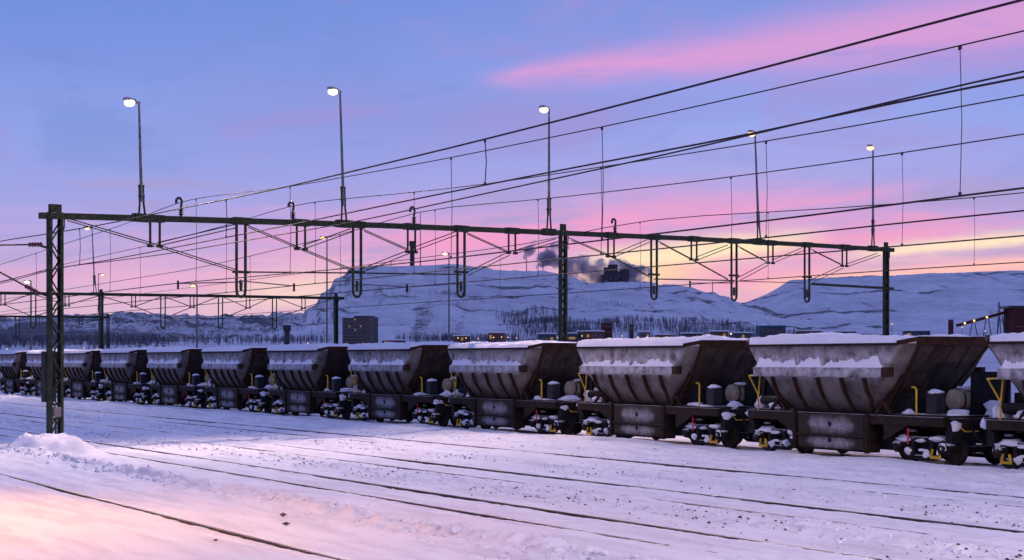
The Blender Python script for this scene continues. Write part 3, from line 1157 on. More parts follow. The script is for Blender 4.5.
    for yy in (-.25, .3):
        g = MB()
        g.lathe([(.295, -.025), (.312, -.025), (.312, .025), (.295, .025)], (3.72, yy, 1.78), (0, 1, 0), 24)
        g.build('strap', MAT['cast_dark'], tk)
    g = MB()
    g.box(3.5, 3.95, -.35, -.25, 1.37, 1.56)
    g.build('cradle', MAT['cast_plain'], tk)
    g = MB()
    g.box(3.5, 3.95, .22, .32, 1.37, 1.56)
    g.build('cradle', MAT['cast_plain'], tk)
    # machinery under the slope of the left end
    g = MB()
    g.box(-4.1, -3.3, -.65, .85, 1.375, 2.02)
    bg_ = bevel(g.build('brake_gear', MAT['cast_plain'], w), .03)
    g = MB()
    g.tube([(-4.1, -.95, 1.62), (-2.7, -.95, 1.62)], .15, 10)
    g.build('brake_cylinder', MAT['cast_plain'], w, True)
    g = MB()
    g.box(-3.3, -2.5, -1.0, 1.0, 1.375, 1.9)
    g.build('discharge_gear', MAT['cast_plain'], w)
    g = MB()
    g.box(1.75, 2.75, -.95, .95, 1.375, 1.95)
    g.build('discharge_gear', MAT['cast_plain'], w)
    for yy in (-.8, .8):
        g = MB()
        g.bar((-4.35, yy, 1.37), (-4.15, yy, 2.75), .10, .12)
        g.bar((-4.15, yy, 2.75), (-3.75, yy, 2.9), .10, .12)
        g.build('end_post', MAT['cast_plain'], w)
    g = MB()
    g.box(4.05, 4.3, -.1, 1.15, 1.375, 2.55)
    g.build('valve_cabinet', MAT['cast_plain'], w)
    # yellow rails
    g = MB()
    g.tube([(3.24, -1.31, 1.36), (3.24, -1.31, 2.05), (3.19, -1.31, 2.12), (3.06, -1.31, 2.12)], .028, 7)
    g.build('handrail', MAT['yellow_paint'], w, True)
    g = MB()
    g.tube([(-3.9, -1.31, 1.10), (-3.9, -1.31, 1.80), (-4.36, -1.31, 2.38)], .026, 7)
    g.tube([(-4.38, -1.31, 2.38), (-3.80, -1.31, 2.40)], .026, 7)
    g.tube([(-3.80, -1.31, 2.41), (-3.88, -1.31, 1.8)], .026, 7)
    g.build('handrail', MAT['yellow_paint'], w, True)
    g = MB()
    g.tube([(2.98, 1.31, 1.36), (2.98, 1.31, 2.05), (2.80, 1.31, 2.12)], .028, 7)
    g.build('handrail', MAT['yellow_paint'], w, True)
    g = MB()
    g.tube([(3.0, -1.40, .55), (3.0, -1.40, 1.0)], .028, 6)
    g.build('release_lever', MAT['red_paint'], w, True)
    # couplers and hoses
    for e in (-1, 1):
        g = MB()
        g.bar((e * 4.4, 0, .95), (e * 4.95, 0, .95), .2, .22)
        g.box(min(e * 4.9, e * 5.14), max(e * 4.9, e * 5.14), -.2, .16, .78, 1.12)
        cp = bevel(g.build('coupler', MAT['cast_dark'], w), .03)
        g = MB()
        g.tube([(e * 4.5, -.55, 1.15), (e * 4.75, -.6, .85), (e * 4.95, -.5, .62), (e * 5.13, -.45, .62)], .035, 7)
        g.build('hose', MAT['rubber'], cp, True)
        g = MB()
        g.tube([(e * 4.5, .5, 1.2), (e * 4.8, .55, 1.0), (e * 5.0, .5, .75), (e * 5.13, .45, .72)], .03, 7)
        g.build('hose', MAT['rubber'], cp, True)
        g = MB()
        g.tube([(e * 4.46, -.85, 1.05), (e * 4.62, -.85, .95), (e * 4.62, -.35, .95)], .022, 6)
        g.build('uncoupling_rod', MAT['yellow_paint'], cp, True)
        MB().blob((e * 4.75, -.05, 1.1), .27, .2, .09, 5, 2, .3).build('snow_patch', MAT['snow'], cp, True)
    g = MB()
    for i, (x_, y_, z_, a, b_, c_) in enumerate([(2.65, -1.15, 1.40, .26, .17, .10), (-4.25, -.95, 1.45, .30, .30, .14), (-3.7, .1, 2.06, .42, .62, .12),
                                                 (-3.35, -1.1, 1.42, .28, .16, .10), (4.45, -.75, 1.40, .16, .3, .09), (4.35, .0, 2.1, .16, .3, .05),
                                                 (-4.45, -.45, 1.42, .14, .3, .16), (4.5, .6, 1.45, .2, .45, .14), (-4.4, .7, 1.45, .2, .4, .16),
                                                 (-3.05, -1.18, 1.40, .18, .1, .06), (3.35, -1.2, 1.385, .5, .1, .03)]):
        g.blob((x_, y_, z_), a, b_, c_, i + 70, 2, .3)
    tag(g.build('deck_snow', MAT['snow'], w, True), kind='stuff')
    return w


def cap_mesh(seed):
    """snow load heaped over the hopper mouth"""
    n, m = 90, 40
    U = np.linspace(-1, 1, n)[:, None] * np.ones((1, m))
    Wd = np.ones((n, 1)) * np.linspace(-1, 1, m)[None, :]
    X_ = U * 3.86
    hw = 1.70 - np.clip(np.abs(X_) - 3.38, 0, .5) * .85
    Y_ = Wd * hw
    e1 = np.clip((1 - np.abs(Wd)) * hw / .10, 0, 1)
    e2 = np.clip((1 - np.abs(U)) * 3.86 / .10, 0, 1)
    edge = np.sqrt(np.clip(1 - (1 - np.minimum(e1, e2)) ** 2, 0, 1))
    s = seed * 13.7
    h = 0.165 + .02 * (seed % 3) + .12 * fbm(X_ * .55 + s, Y_ * .55, 3) + .07 * fbm(X_ * 2.1 + s, Y_ * 2.1, 3) + .09 * (1 - Wd ** 2)
    endlow = 1 - .35 * sstep(X_, 2.9, 3.75)
    z = 3.335 + edge * h * endlow + .055 * fbm(X_ * 6 + s, Y_ * 6, 3) * edge
    Y_ = Y_ * (1 + .022 * fbm(X_ * 4 + s, Wd * 0, 3))
    o = grid_mesh('snow_load', X_, Y_, z, MAT['snow_cap'])
    me = o.data
    bpy.data.objects.remove(o)
    return me


def deck_mesh(seed):
    rn = random.Random(seed)
    g = MB()
    for i, (x_, y_, z_, a, b_, c_) in enumerate([(2.65, -1.15, 1.40, .26, .17, .10), (-4.25, -.95, 1.48, .28, .28, .22), (-3.7, .1, 2.06, .42, .62, .12),
                                                 (-3.35, -1.1, 1.43, .30, .18, .13), (4.4, -.75, 1.42, .18, .3, .12), (3.9, .0, 2.1, .16, .3, .05),
                                                 (-4.45, -.45, 1.46, .16, .3, .24), (4.45, .5, 1.5, .22, .5, .26), (-4.4, .7, 1.5, .2, .45, .24), (-4.5, .1, 1.62, .2, .4, .3),
                                                 (-3.05, -1.18, 1.40, .18, .1, .06), (3.35, -1.2, 1.385, .5, .1, .03), (-4.55, -1.1, 1.2, .14, .16, .12), (4.5, -1.1, 1.1, .12, .2, .1)]):
        q = rn.uniform(.7, 1.25)
        g.blob((x_ + rn.uniform(-.08, .08), y_, z_), a * q, b_ * q, c_ * rn.uniform(.8, 1.25), i + seed * 31, 2, .32)
    return g.mesh('deck_snow', MAT['snow'], True)


caps = [cap_mesh(i) for i in range(6)]
drifts = [ledge_drift(-1, 40 + i).mesh('ledge_snow', MAT['snow'], True) for i in range(6)]
decks = [deck_mesh(i) for i in range(4)]
proto = make_wagon()
cap_o = bpy.data.objects.new('snow_load', caps[0])
COL.objects.link(cap_o)
cap_o.parent = proto
cap_o.location.x = HOPX
index_children()
WAG_Y = 34.2
WAG_X = -39.85
ordinal = ['first', 'second', 'third', 'fourth', 'fifth', 'sixth', 'seventh', 'eighth', 'ninth', 'tenth', 'eleventh']
labels = ['snow-capped ore hopper wagon cut off by the right edge of the view']
labels += ['nearest complete ore hopper wagon with snow load, in front of the right mast']
labels += ['brown-grey ore hopper wagon, second complete one from the right, just right of the middle mast']
labels += ['ore hopper wagon whose dark right end stands in front of the middle mast']
labels += ['ore hopper wagon, fourth complete one from the right, below the dark office block']
for i in range(5, 11):
    extra = {5: 'ribbed grey side and snow on top', 6: 'smaller in the distance', 7: 'with snow along its girder', 8: 'right of the near lattice mast',
             9: 'partly hidden by the near lattice mast', 10: 'left of the near lattice mast'}[i]
    labels.append('ore hopper wagon, %s complete one from the right, %s' % (ordinal[i - 1], extra))
labels += ['farthest ore hopper wagon, cut off by the left edge of the view']
for i in range(12):
    wg = proto if i == 0 else copy_tree(proto)
    wg.location = (WAG_X + 10.3 * (1 - i), WAG_Y, 0)
    tag(wg, labels[i], 'wagon', 'ore wagons coupled in a standing train')
    for ch in bpy.data.objects:
        if ch.parent == wg and ch.name.startswith('snow_load'):
            ch.data = caps[i % 6]
        if ch.parent and ch.parent.parent == wg and ch.name.startswith('ledge_snow') and ch.data.vertices[0].co.y < 0:
            ch.data = drifts[i % 6]
        if ch.parent == wg and ch.name.startswith('deck_snow'):
            ch.data = decks[i % 4]


# ================================================================== catenary gantries
class Gantry:
    def __init__(self, xa, da, xb, db, beam):
        self.a, self.b = vw(da, (xa - 512) / F * da, 0), vw(db, (xb - 512) / F * db, 0)
        self.t = (self.b - self.a).normalized()
        self.n = Vector((-self.t.y, self.t.x, 0))
        self.beam = beam

    def P(self, x, y):
        """point of the gantry's own vertical plane"""
        ray = V + R * ((x - 512) / F)
        d = self.a.dot(self.n) / ray.dot(self.n)
        return Vector((ray.x * d, ray.y * d, HC + (360 - y) / F * d))

    def by(self, x):
        return float(np.interp(x, [p[0] for p in self.beam], [p[1] for p in self.beam]))

    def B(self, x, dy=0.0):
        return self.P(x, self.by(x) + dy)


def lattice_mast(parent, g, x, top_z, w, depth, cabinet=False, far_=False):
    base = g.P(x, 360)
    base.z = -0.4
    root = empty('mast', base, math.atan2(g.t.y, g.t.x), parent)
    H = top_z + .4
    for s in (-1, 1):
        mb = MB()
        x0 = s * w / 2
        mb.box(x0 - .055, x0 + .055, -depth / 2, -depth / 2 + .02, 0, H)
        mb.box(x0 - .055, x0 + .055, depth / 2 - .02, depth / 2, 0, H)
        mb.box(min(x0 + s * .035, x0 + s * .055), max(x0 + s * .035, x0 + s * .055), -depth / 2 + .021, depth / 2 - .021, 0, H)
        mb.build('mast_leg', MAT['mast_green'], root)
    if not far_:
        n = int(H / .62)
        for i in range(n):
            z0, z1 = .3 + i * .62, .3 + (i + 1) * .62
            if z1 > H - .1:
                break
            s = 1 if i % 2 else -1
            for yy in (-depth / 2 - .008, depth / 2 + .008):
                mb = MB()
                mb.bar((-s * w / 2, yy, z0), (s * w / 2, yy, z1), .012, .05, Vector((0, 1, 0)).cross(Vector((1, 0, 1))))
                mb.build('lacing_bar', MAT['mast_green'], root)
    mb = MB()
    mb.box(-w / 2 + .0, w / 2 - .0, -depth / 2 + .03, depth / 2 - .03, H, H + .26)
    mb.build('mast_head', MAT['mast_green'], root)
    for s in (-1, 1):
        mb = MB()
        pts = [(s * (w / 2 + .12), -.05, H - .05)]
        for k in range(7):
            a = math.pi * k / 6
            pts.append((s * (w / 2 + .10 - .10 * (1 - math.cos(a)) * .45 + .02), -.05, H - .35 - .22 * math.sin(a)))
        pts.append((s * (w / 2 + .02), -.05, H - .1))
        mb.tube(pts, .018, 5)
        mb.build('drop_cable', MAT['wire'], root)
    if cabinet:
        mb = MB()
        mb.box(-w / 2 - .10, w / 2 - .07, depth / 2 + .03, depth / 2 + .26, 1.90, 3.55)
        cb = bevel(mb.build('cabinet', MAT['cabinet_grey'], root), .02)
        mb = MB()
        mb.box(-w / 2 - .05, w / 2 - .11, depth / 2 + .262, depth / 2 + .275, 2.0, 3.45)
        mb.build('cabinet_door', MAT['cabinet_grey'], cb)
        mb = MB()
        mb.box(-.13, .12, -depth / 2 - .1, depth / 2 - .1, 1.42, 1.74)
        bevel(mb.build('junction_box', MAT['cabinet_pale'], root), .02)
        mb = MB()
        for z in (1.36, 1.83):
            mb.box(-w / 2, w / 2, -.07, .0, z - .03, z + .03)
        mb.build('cross_bar', MAT['mast_green'], root)
        mb = MB()
        mb.tube([(.0, -.05, .2), (.0, -.05, 1.40)], .03, 6)
        mb.tube([(-.1, -.05, .95), (.0, -.05, 1.15), (.12, -.05, 1.25)], .02, 6)
        mb.build('conduit', MAT['mast_green'], root)
    return root


def build_gantry(g, label, masts, us, hangers, rods, lamps, hooks, arms, ties, scale=1.0, x0=None, x1=None, detail=True):
    root = empty('catenary_gantry', (g.a.x, g.a.y, 0))
    root.location = (0, 0, 0)
    tag(root, label, 'gantry', 'catenary gantries spanning the yard')
    mb = MB()
    xs_ = np.linspace(x0, x1, 30)
    pts = [g.B(x) for x in xs_]
    H = .20 * scale
    vs = []
    for p in pts:
        for (a, b_) in ((-.10, -H / 2), (.10, -H / 2), (.10, H / 2), (-.10, H / 2)):
            vs.append(p + g.n * a + Vector((0, 0, b_)))
    fs = []
    for i in range(len(pts) - 1):
        for k in range(4):
            fs.append((i * 4 + k, i * 4 + (k + 1) % 4, i * 4 + 4 + (k + 1) % 4, i * 4 + 4 + k))
    fs += [(3, 2, 1, 0), tuple((len(pts) - 1) * 4 + k for k in range(4))]
    mb.add(vs, fs)
    bm_ = mb.build('crossbeam', MAT['mast_green'], root)
    if detail:
        for xx in list(us) + list(hangers) + [l[0] for l in lamps]:
            p = g.B(xx)
            mb = MB()
            mb.bar(p - g.t * .32, p + g.t * .32, .26, .25)
            mb.build('splice_plate', MAT['mast_green'], bm_)
    for (mx, w, dp, cab) in masts:
        p = g.B(mx)
        mr = lattice_mast(root, g, mx, p.z + .12 * scale, w, dp, cab, not detail)
    # long U frames
    for i, (ux, yb) in us.items():
        w = .19
        top = g.B(ux)
        bot = g.P(ux, yb)
        mb = MB()
        pts = [top - g.t * w, Vector((top.x, top.y, bot.z + .28)) - g.t * w]
        for k in range(1, 6):
            a = math.pi * k / 6
            pts.append(Vector((top.x, top.y, bot.z + .20 - .20 * math.sin(a))) - g.t * (w * math.cos(a)))
        pts += [Vector((top.x, top.y, bot.z + .28)) + g.t * w, top + g.t * w]
        mb.tube(pts, .055, 6)
        u_o = mb.build('drop_frame', MAT['mast_green'], root)
        mb = MB()
        c = Vector((top.x, top.y, bot.z + .42))
        mb.lathe([(.03, -.2), (.075, -.15), (.05, -.1), (.08, -.05), (.05, 0), (.08, .05), (.05, .1), (.075, .15), (.03, .2)], c, (0, 0, 1), 8)
        if detail:
            mb.build('insulator', MAT['insulator_black'], u_o, True)
            mb = MB()
            q = g.P(ux, yb - 25)
            mb.bar(q - g.t * .34, q + g.t * .34, .1, .09)
            mb.build('clamp', MAT['mast_green'], u_o)
    for hx, yb in hangers.items():
        w = .19 if detail else .16
        top, bot = g.B(hx), g.P(hx, yb)
        for s in (-1, 1):
            mb = MB()
            mb.tube([top + g.t * (s * w), Vector((top.x, top.y, bot.z)) + g.t * (s * w)], .045, 6)
            mb.bar(Vector((top.x, top.y, bot.z)) + g.t * (s * w - .09), Vector((top.x, top.y, bot.z)) + g.t * (s * w + .09), .12, .1)
            mb.build('hanger', MAT['mast_green'], root)
    for (ax, ay, bx, by_) in rods:
        a, b_ = g.P(ax, ay), g.P(bx, by_)
        for s in ((-1, 1) if detail else (0,)):
            mb = MB()
            o_ = g.n * (s * .08) + Vector((0, 0, s * .055))
            mb.tube([a + o_, b_ + o_], .02 if detail else .035, 5)
            mb.build('stay_rod', MAT['mast_green'], root)
    for (ax, ay, bx, by_, r_) in ties:
        mb = MB()
        mb.tube([g.P(ax, ay), g.P(bx, by_)], r_, 6)
        mb.build('tie_tube', MAT['mast_green'], root)
    for (ux, uy, ex, ey) in arms:
        a, b_ = g.P(ux, uy), g.P(ex, ey)
        mb = MB()
        mb.tube([a, b_], .022, 5)
        ar = mb.build('steady_arm', MAT['galv'], root)
        mb = MB()
        mb.bar(b_ + Vector((0, 0, .1)), b_ - Vector((0, 0, .2)), .06, .06)
        mb.build('wire_clip', MAT['wire'], ar)
    return root


def gantry_lamp(g, x, ytop, label, mat, light_w, colr, head=-1, xt=None):
    """lamp pole standing on the beam"""
    base = g.B(x)
    base.z += .11
    top = g.P(xt if xt else x, ytop)
    root = empty('lamp_post', base)
    tag(root, label, 'lamp', 'yard lamps standing on the gantries')
    L = top - base
    mb = MB()
    mb.tube([L * .12, L * .6, L], [.062, .05, .038], 8)
    mb.build('pole', MAT['galv'], root, True)
    mb = MB()
    for s in (-1, 1):
        mb.bar(g.t * (s * .12), L * .12 + g.t * (s * .07), .05, .05)
        mb.bar(L * .12 + g.t * (s * .07), L * .17 + g.t * (s * .07), .06, .06)
        mb.bar(L * .17 + g.t * (s * .07), L * .27 + g.t * (s * .07), .05, .06)
    mb.bar(L * .17 - g.t * .1, L * .17 + g.t * .1, .1, .08)
    mb.bar(L * .26 - g.t * .1, L * .26 + g.t * .1, .1, .06)
    mb.bar(-g.t * .35, g.t * .35, .2, .09)
    mb.build('foot_bracket', MAT['mast_green'], root)
    ax = (g.t * head + g.n * (-.35)).normalized()
    mb = MB()
    mb.bar(L - ax * .05, L + ax * .30, .12, .10)
    mb.bar(L + ax * .26 + Vector((0, 0, .03)), L + ax * .72 + Vector((0, 0, .06)), .26, .10)
    hd = bevel(mb.build('lamp_head', MAT['lamp_body'], root), .03)
    mb = MB()
    mb.blob(tuple(L + ax * .50 + Vector((0, 0, -.06))), .19, .19, .13, 1, 2, 0)
    mb.build('bulb', mat, hd, True)
    if light_w:
        ld = bpy.data.lights.new('lamp_light', 'SPOT')
        ld.energy = light_w
        ld.color = colr
        ld.spot_size = math.radians(124)
        ld.spot_blend = 0.75
        ld.shadow_soft_size = 0.15
        lo = bpy.data.objects.new('lamp_light', ld)
        COL.objects.link(lo)
        lo.parent = root
        lo.location = L + ax * .62 + Vector((0, 0, -.12))
        aim = (Vector((0, 0, -1)) + ax * .62 - g.n * .62)
        lo.rotation_euler = (-aim).to_track_quat('Z', 'Y').to_euler()
    return root


g1 = Gantry(55, GP1d, 563, GP2d, [(30, 215), (41, 215.6), (170, 219), (297, 222.6), (380, 225.4), (462, 228.7), (562, 233), (680, 238.2), (797, 244.2), (883, 249.4), (900, 250.6)])
us1 = {241: (241, 297), 357: (357, 297), 461: (461, 297), 654: (654, 299.5), 734: (734, 300.5), 807: (807, 302)}
us1 = {i: v for i, v in enumerate(us1.values())}
hang1 = {155: 246, 301: 249, 411.5: 252, 512: 253, 611: 256.5, 694: 259.5, 770.5: 263, 844.5: 266}
rods1 = [(66, 219, 155, 245), (155, 245, 237, 271), (159, 244, 236, 226), (247, 226, 299, 248), (299, 248, 352, 270), (304, 247, 352, 230),
         (363, 230, 408, 250), (363, 270, 408, 252), (414, 249, 457, 233), (466, 233, 508, 252), (467, 274, 508, 254), (515, 252, 557, 240),
         (570, 239, 608, 255), (608, 255, 650, 277), (615, 255, 648, 241), (659, 242, 691, 259), (691, 259, 729, 280), (698, 258, 729, 246),
         (739, 247, 767, 262), (739, 279, 767, 264), (774, 261, 803, 249), (812, 250, 842, 265), (812, 281, 842, 267), (848, 265, 879, 254)]
ties1 = [(245, 272, 357, 273, .03), (357, 273, 461, 274.5, .03), (654, 279, 734, 280.5, .03), (734, 281, 803, 283, .02), (812, 284, 893, 288.5, .07)]
arms1 = [(241, 282, 178, 283.5), (241, 281, 294, 286), (357, 284, 407, 287), (461, 283.5, 407, 287), (734, 283, 690, 283)]


class UD(dict):
    pass


def gx(us):
    return {i: v for i, v in us.items()}


gr1 = None


def build1():
    us = us1
    # splice plates need x positions
    class U_(dict):
        def __iter__(self):
            return iter([v[0] for v in self.values()])
    ud = U_(us)
    return build_gantry(g1, 'large dark green catenary gantry across the whole yard above the ore train',
                        [(55, .40, .22, True), (563, .30, .14, False), (886, .30, .14, False)], ud, hang1, rods1,
                        [(142, 0), (344, 0), (549, 0), (759, 0), (873, 0)], [], arms1, ties1, 1.0, 40, 893)


build1()
gantry_lamp(g1, 142, 103, 'bright white yard lamp on gantry pole, leftmost of the tall five', MAT['lit_white'], 8200, (1.0, .70, .60), -1, 139)
gantry_lamp(g1, 344, 92, 'bright white yard lamp on gantry pole, second from left and tallest', MAT['lit_white'], 8200, (1.0, .70, .60), -1, 340)
gantry_lamp(g1, 549, 110, 'pale yellow yard lamp on the pole just left of the middle mast', MAT['lit_white'], 8200, (1.0, .68, .58), -1)
gantry_lamp(g1, 759, 134, 'dim yellow yard lamp on the leaning pole between the middle and right masts', MAT['lit_sodium'], 8200, (1.0, .68, .56), -1, 755)
gantry_lamp(g1, 873, 148, 'pink-orange yard lamp on the pole beside the right mast', MAT['lit_pink'], 8200, (1.0, .64, .56), -1)

# hook shaped insulators holding the carrying wires on top of the beam
for (x_, yt, lab) in ((181, 199, 'hooked black insulator on the beam right of the leftmost lamp'), (293, 203, 'hooked black insulator on the beam left of the tallest lamp'),
                      (414, 208, 'hooked black insulator on the beam above the hilltop tower'), (615, 220, 'hooked black insulator on the beam right of the middle mast')):
    b0 = g1.B(x_)
    b0.z += .10
    tp = g1.P(x_, yt)
    root = empty('hook_insulator', b0)
    tag(root, lab, 'insulator', 'hook insulators on the gantry beam')
    L = (tp - b0).length
    mb = MB()
    prof = [(.05, 0), (.05, .06)]
    for k in range(4):
        prof += [(.055, .08 + k * .09), (.11, .10 + k * .09), (.055, .13 + k * .09)]
    mb.lathe([(r_, h_ * L / .85) for r_, h_ in prof], (0, 0, 0), (0, 0, 1), 10)
    mb.build('insulator', MAT['insulator_black'], root, True)
    mb = MB()
    pts = [(0, 0, L * .5)]
    for k in range(9):
        a = math.radians(-20 + 230 * k / 8)
        pts.append(g1.t * (.02 + .12 * (math.cos(a)) - .10) + Vector((0, 0, L * .84 + .13 * math.sin(a))))
    mb.tube(pts, .05, 6)
    mb.build('hook', MAT['insulator_black'], root)

# second and third gantries further down the yard
g2 = Gantry(101, 139, 336, 139 + 12, [(-80, 292.4), (0, 293), (101, 294.3), (220, 296), (340, 298.2), (360, 298.6)])
u2 = {0: (33.4, 328), 1: (163, 328.5), 2: (220.5, 328.5), 3: (274.5, 329), 4: (-22, 327)}
h2 = {3: 305, 67: 306, 133.6: 307, 192: 307.5, 248: 308, 303.5: 308.5}
r2 = [(101, 296, 133.6, 306), (133.6, 306, 161, 317), (136, 306, 161, 297), (165, 297, 192, 307), (165, 318, 192, 307), (192, 307, 218, 297), (223, 297, 248, 308), (223, 318, 248, 308),
      (248, 308, 272, 297), (277, 298, 303.5, 308), (303.5, 308, 332, 299), (277, 318, 303, 309), (36, 295, 67, 305), (36, 316, 67, 305), (67, 305, 98, 296), (3, 304, 31, 294), (31, 316, 3, 304)]


class U2(dict):
    def __iter__(self):
        return iter([v[0] for v in self.values()])


build_gantry(g2, 'second smaller catenary gantry farther back on the left, with thin masts', [(101, .22, .26, False), (336, .22, .26, False), (-90, .3, .26, False)],
             U2(u2), h2, r2, [], [], [], [(163, 318, 220, 318.5, .03), (220, 318.5, 274, 319, .03)], 1.15, -90, 344, detail=False)
g3 = Gantry(108, 205, 0, 200, [(-60, 316), (0, 316.4), (108, 317.2), (120, 317.3)])
u3 = {0: (17.5, 339), 1: (-20, 339)}
build_gantry(g3, 'third and farthest catenary gantry low above the leftmost wagons', [(108, .22, .26, False)], U2(u3), {81: 324, 38: 324}, [(60, 318, 81, 324), (81, 324, 105, 318)],
             [], [], [], [(17, 332, 105, 332.5, .03)], 1.15, -60, 110, detail=False)
gantry_lamp(g2, 95, 228, 'sodium yard lamp on the second gantry, right of the near mast top', MAT['lit_sodium'], 14000, (1, .70, .58), -1, 92)
gantry_lamp(g3, 98.5, 274, 'small orange yard lamp on the third gantry, below another lamp', MAT['lit_sodium'], 14000, (1, .70, .58), -1)


def yard_light(x, ytop, d, label, mat=None, ybase=None):
    top = px(x, ytop, d)
    root = empty('light_mast', (top.x, top.y, -0.6 if ybase is None else px(x, ybase, d).z))
    tag(root, label, 'lamp', 'distant light masts behind the train')
    H = top.z - root.location.z
    mb = MB()
    k = d / 200.0
    mb.tube([(0, 0, 0), (0, 0, H * .7), (0, 0, H)], [.13 * k, .10 * k, .07 * k], 6)
    mb.build('pole', MAT['galv'], root)
    mb = MB()
    mb.bar(Vector((0, 0, H)), Vector((0, 0, H)) - R * (.8 * k), .22 * k, .16 * k)
    hd = mb.build('lamp_head', MAT['lamp_body'], root)
    MB().blob(tuple(Vector((0, 0, H - .12 * k)) - R * (.45 * k)), .30 * k, .30 * k, .15 * k, 2, 2, 0).build('bulb', mat or MAT['lit_sodium'], hd, True)


yard_light(327, 237, 190, 'sodium lamp on the tall slim mast left of the mine hill')
yard_light(449, 253, 250, 'pale lamp on the slim mast in front of the terraced hill', MAT['lit_white'])
yard_light(197, 285, 300, 'small lamp mast standing left of the hill, behind the train')
yard_light(31, 281, 260, 'small bright lamp at the left edge, beyond the near mast', MAT['lit_white'])

# unseen lamps added to warm the right-hand snow, about where another gantry would stand
for (X_, Y_, lab) in ((2.0, 19.0, 'added fill lamp, out of view right of the camera beside the middle track'), (2.0, 29.0, 'added fill lamp, out of view right of the camera beside the train')):
    lp = empty('lamp_post', (X_, Y_, -.1))
    tag(lp, lab, 'lamp', 'added fill lamps beside the viewer')
    MB().tube([(0, 0, 0), (0, 0, 8), (0, 0, 12)], [.10, .07, .05], 8).build('pole', MAT['galv'], lp, True)
    mb = MB()
    mb.bar((0, 0, 12), (-.9, 0, 12.08), .2, .12)
    hd = mb.build('lamp_head', MAT['lamp_body'], lp)
    MB().blob((-.7, 0, 11.98), .2, .14, .08, 2, 2, 0).build('bulb', MAT['lit_white'], hd, True)
    ld = bpy.data.lights.new('lamp_light', 'SPOT')
    ld.energy = 10000
    ld.color = (1.0, .72, .62)
    ld.spot_size = math.radians(130)
    ld.spot_blend = .8
    ld.shadow_soft_size = .15
    lo = bpy.data.objects.new('lamp_light', ld)
    COL.objects.link(lo)
    lo.parent = lp
    lo.location = (-.95, 0, 11.85)
    lo.rotation_euler = Vector((1.1, 0, 1)).to_track_quat('Z', 'Y').to_euler()

# ---------------------------------------------------------------- overhead wires
WIRES = []


def wire(points, Y, r, label, ext=True):
    """points: directions (x, y) on the vertical plane over one track"""
    pts = sorted(points)
    if ext:
        (xa, ya), (xb, yb) = pts[0], pts[1]
        s0 = (360 - pts[0][1]) / (pts[0][0] + 455)
        pts = [(-120, 360 - s0 * 335)] + pts
        s1 = (360 - pts[-1][1]) / (pts[-1][0] + 455)
        pts = pts + [(1150, 360 - s1 * 1605)]
    # interpolate in the plane (1/(x+455) is linear along the track)
    q = np.array([1.0 / (p[0] + 455) for p in pts])
    s = np.array([(360 - p[1]) / (p[0] + 455) for p in pts])
    zz = HC + s * Y / math.cos(ALPHA)
    k = F / math.cos(ALPHA) * Y
    dep = k * q
    Xs = -(dep - Y * math.sin(ALPHA)) / math.cos(ALPHA)
    o = np.argsort(Xs)
    Xs, zz = Xs[o], zz[o]
    xx = np.linspace(Xs[0], Xs[-1], 60)
    # smooth quadratic-ish interpolation
    zi = np.interp(xx, Xs, zz)
    for _ in range(2):
        zi[1:-1] = (zi[:-2] + 2 * zi[1:-1] + zi[2:]) / 4
    mb = MB()
    mb.tube([(a, Y, b_) for a, b_ in zip(xx, zi)], r, 5)
    o = mb.build('overhead_wire', MAT['wire'])
    tag(o, label, 'wire', 'overhead wires along the tracks')
    return (Y, xx, zi)


def gy_at(x):
    return g1.P(x, 300).y


YA = gy_at(112)
Y1_, Y2_, Y3_, Y4_ = gy_at(180), gy_at(293), gy_at(411), gy_at(615)
W1 = wire([(0, 241), (51, 233.5), (112, 223), (153, 214), (280, 188.6), (460, 145.7), (640, 100), (824, 52), (1019, 0)], YA, .020, 'topmost thick carrying wire rising to the upper right corner')
W3a = wire([(0, 282), (51, 269), (110, 260), (290, 225), (440, 194), (546, 173), (640, 155), (758, 133.6), (840, 113.5), (1024, 76.8)], YA, .017, 'lower dark wire of the crossing pair right of centre')
W3b = wire([(0, 284), (64, 266.5), (110, 261.5), (167, 254), (290, 233), (360, 221), (460, 199), (640, 160.5), (824, 118), (1024, 69.6)], YA + .35, .015, 'upper brownish wire of the crossing pair at the right edge')
W2 = wire([(0, 265), (64, 244), (129, 223), (183, 199.5), (290, 187), (345, 177), (440, 160), (640, 119.3), (824, 77.5), (1024, 30.4)], Y1_, .013, 'thin carrying wire through the leftmost hook insulator, second from the top')
W6 = wire([(0, 305), (178, 283), (420, 262), (654, 234), (824, 214), (965, 195), (1024, 187.5)], Y1_, .017, 'contact wire meeting the steady arm left of the first drop frame')
W4 = wire([(0, 283), (64, 264), (160, 243), (253, 218), (293, 203.5), (414, 192.3), (485, 184.5), (661, 158), (840, 129.3), (1024, 94.6)], Y2_, .014, 'thin carrying wire through the hook insulator left of the tallest lamp')
W7 = wire([(0, 315), (294, 285.8), (767, 238), (840, 229), (1024, 210.7)], Y2_, .017, 'contact wire ending its view at two thirds height on the right edge')
W5 = wire([(0, 300), (200, 268), (380, 225), (414, 209), (440, 207.5), (538, 200), (640, 188.2), (729, 177.5), (840, 162.5), (1024, 134)], Y3_, .016, 'thin carrying wire through the hook insulator above the hilltop tower')
W8 = wire([(0, 322), (407, 287), (895, 246.4), (1024, 235.7)], Y3_, .018, 'contact wire crossing the sky right of the right mast top')
W9 = wire([(0, 312), (560, 240), (615, 221), (640, 218.6), (840, 208.6), (1024, 194)], Y4_, .018, 'carrying wire through the hook insulator right of the middle mast')
W10 = wire([(0, 330), (615, 290), (895, 269.6), (1024, 262.5)], Y4_, .018, 'lowest contact wire just above the right hand hill')


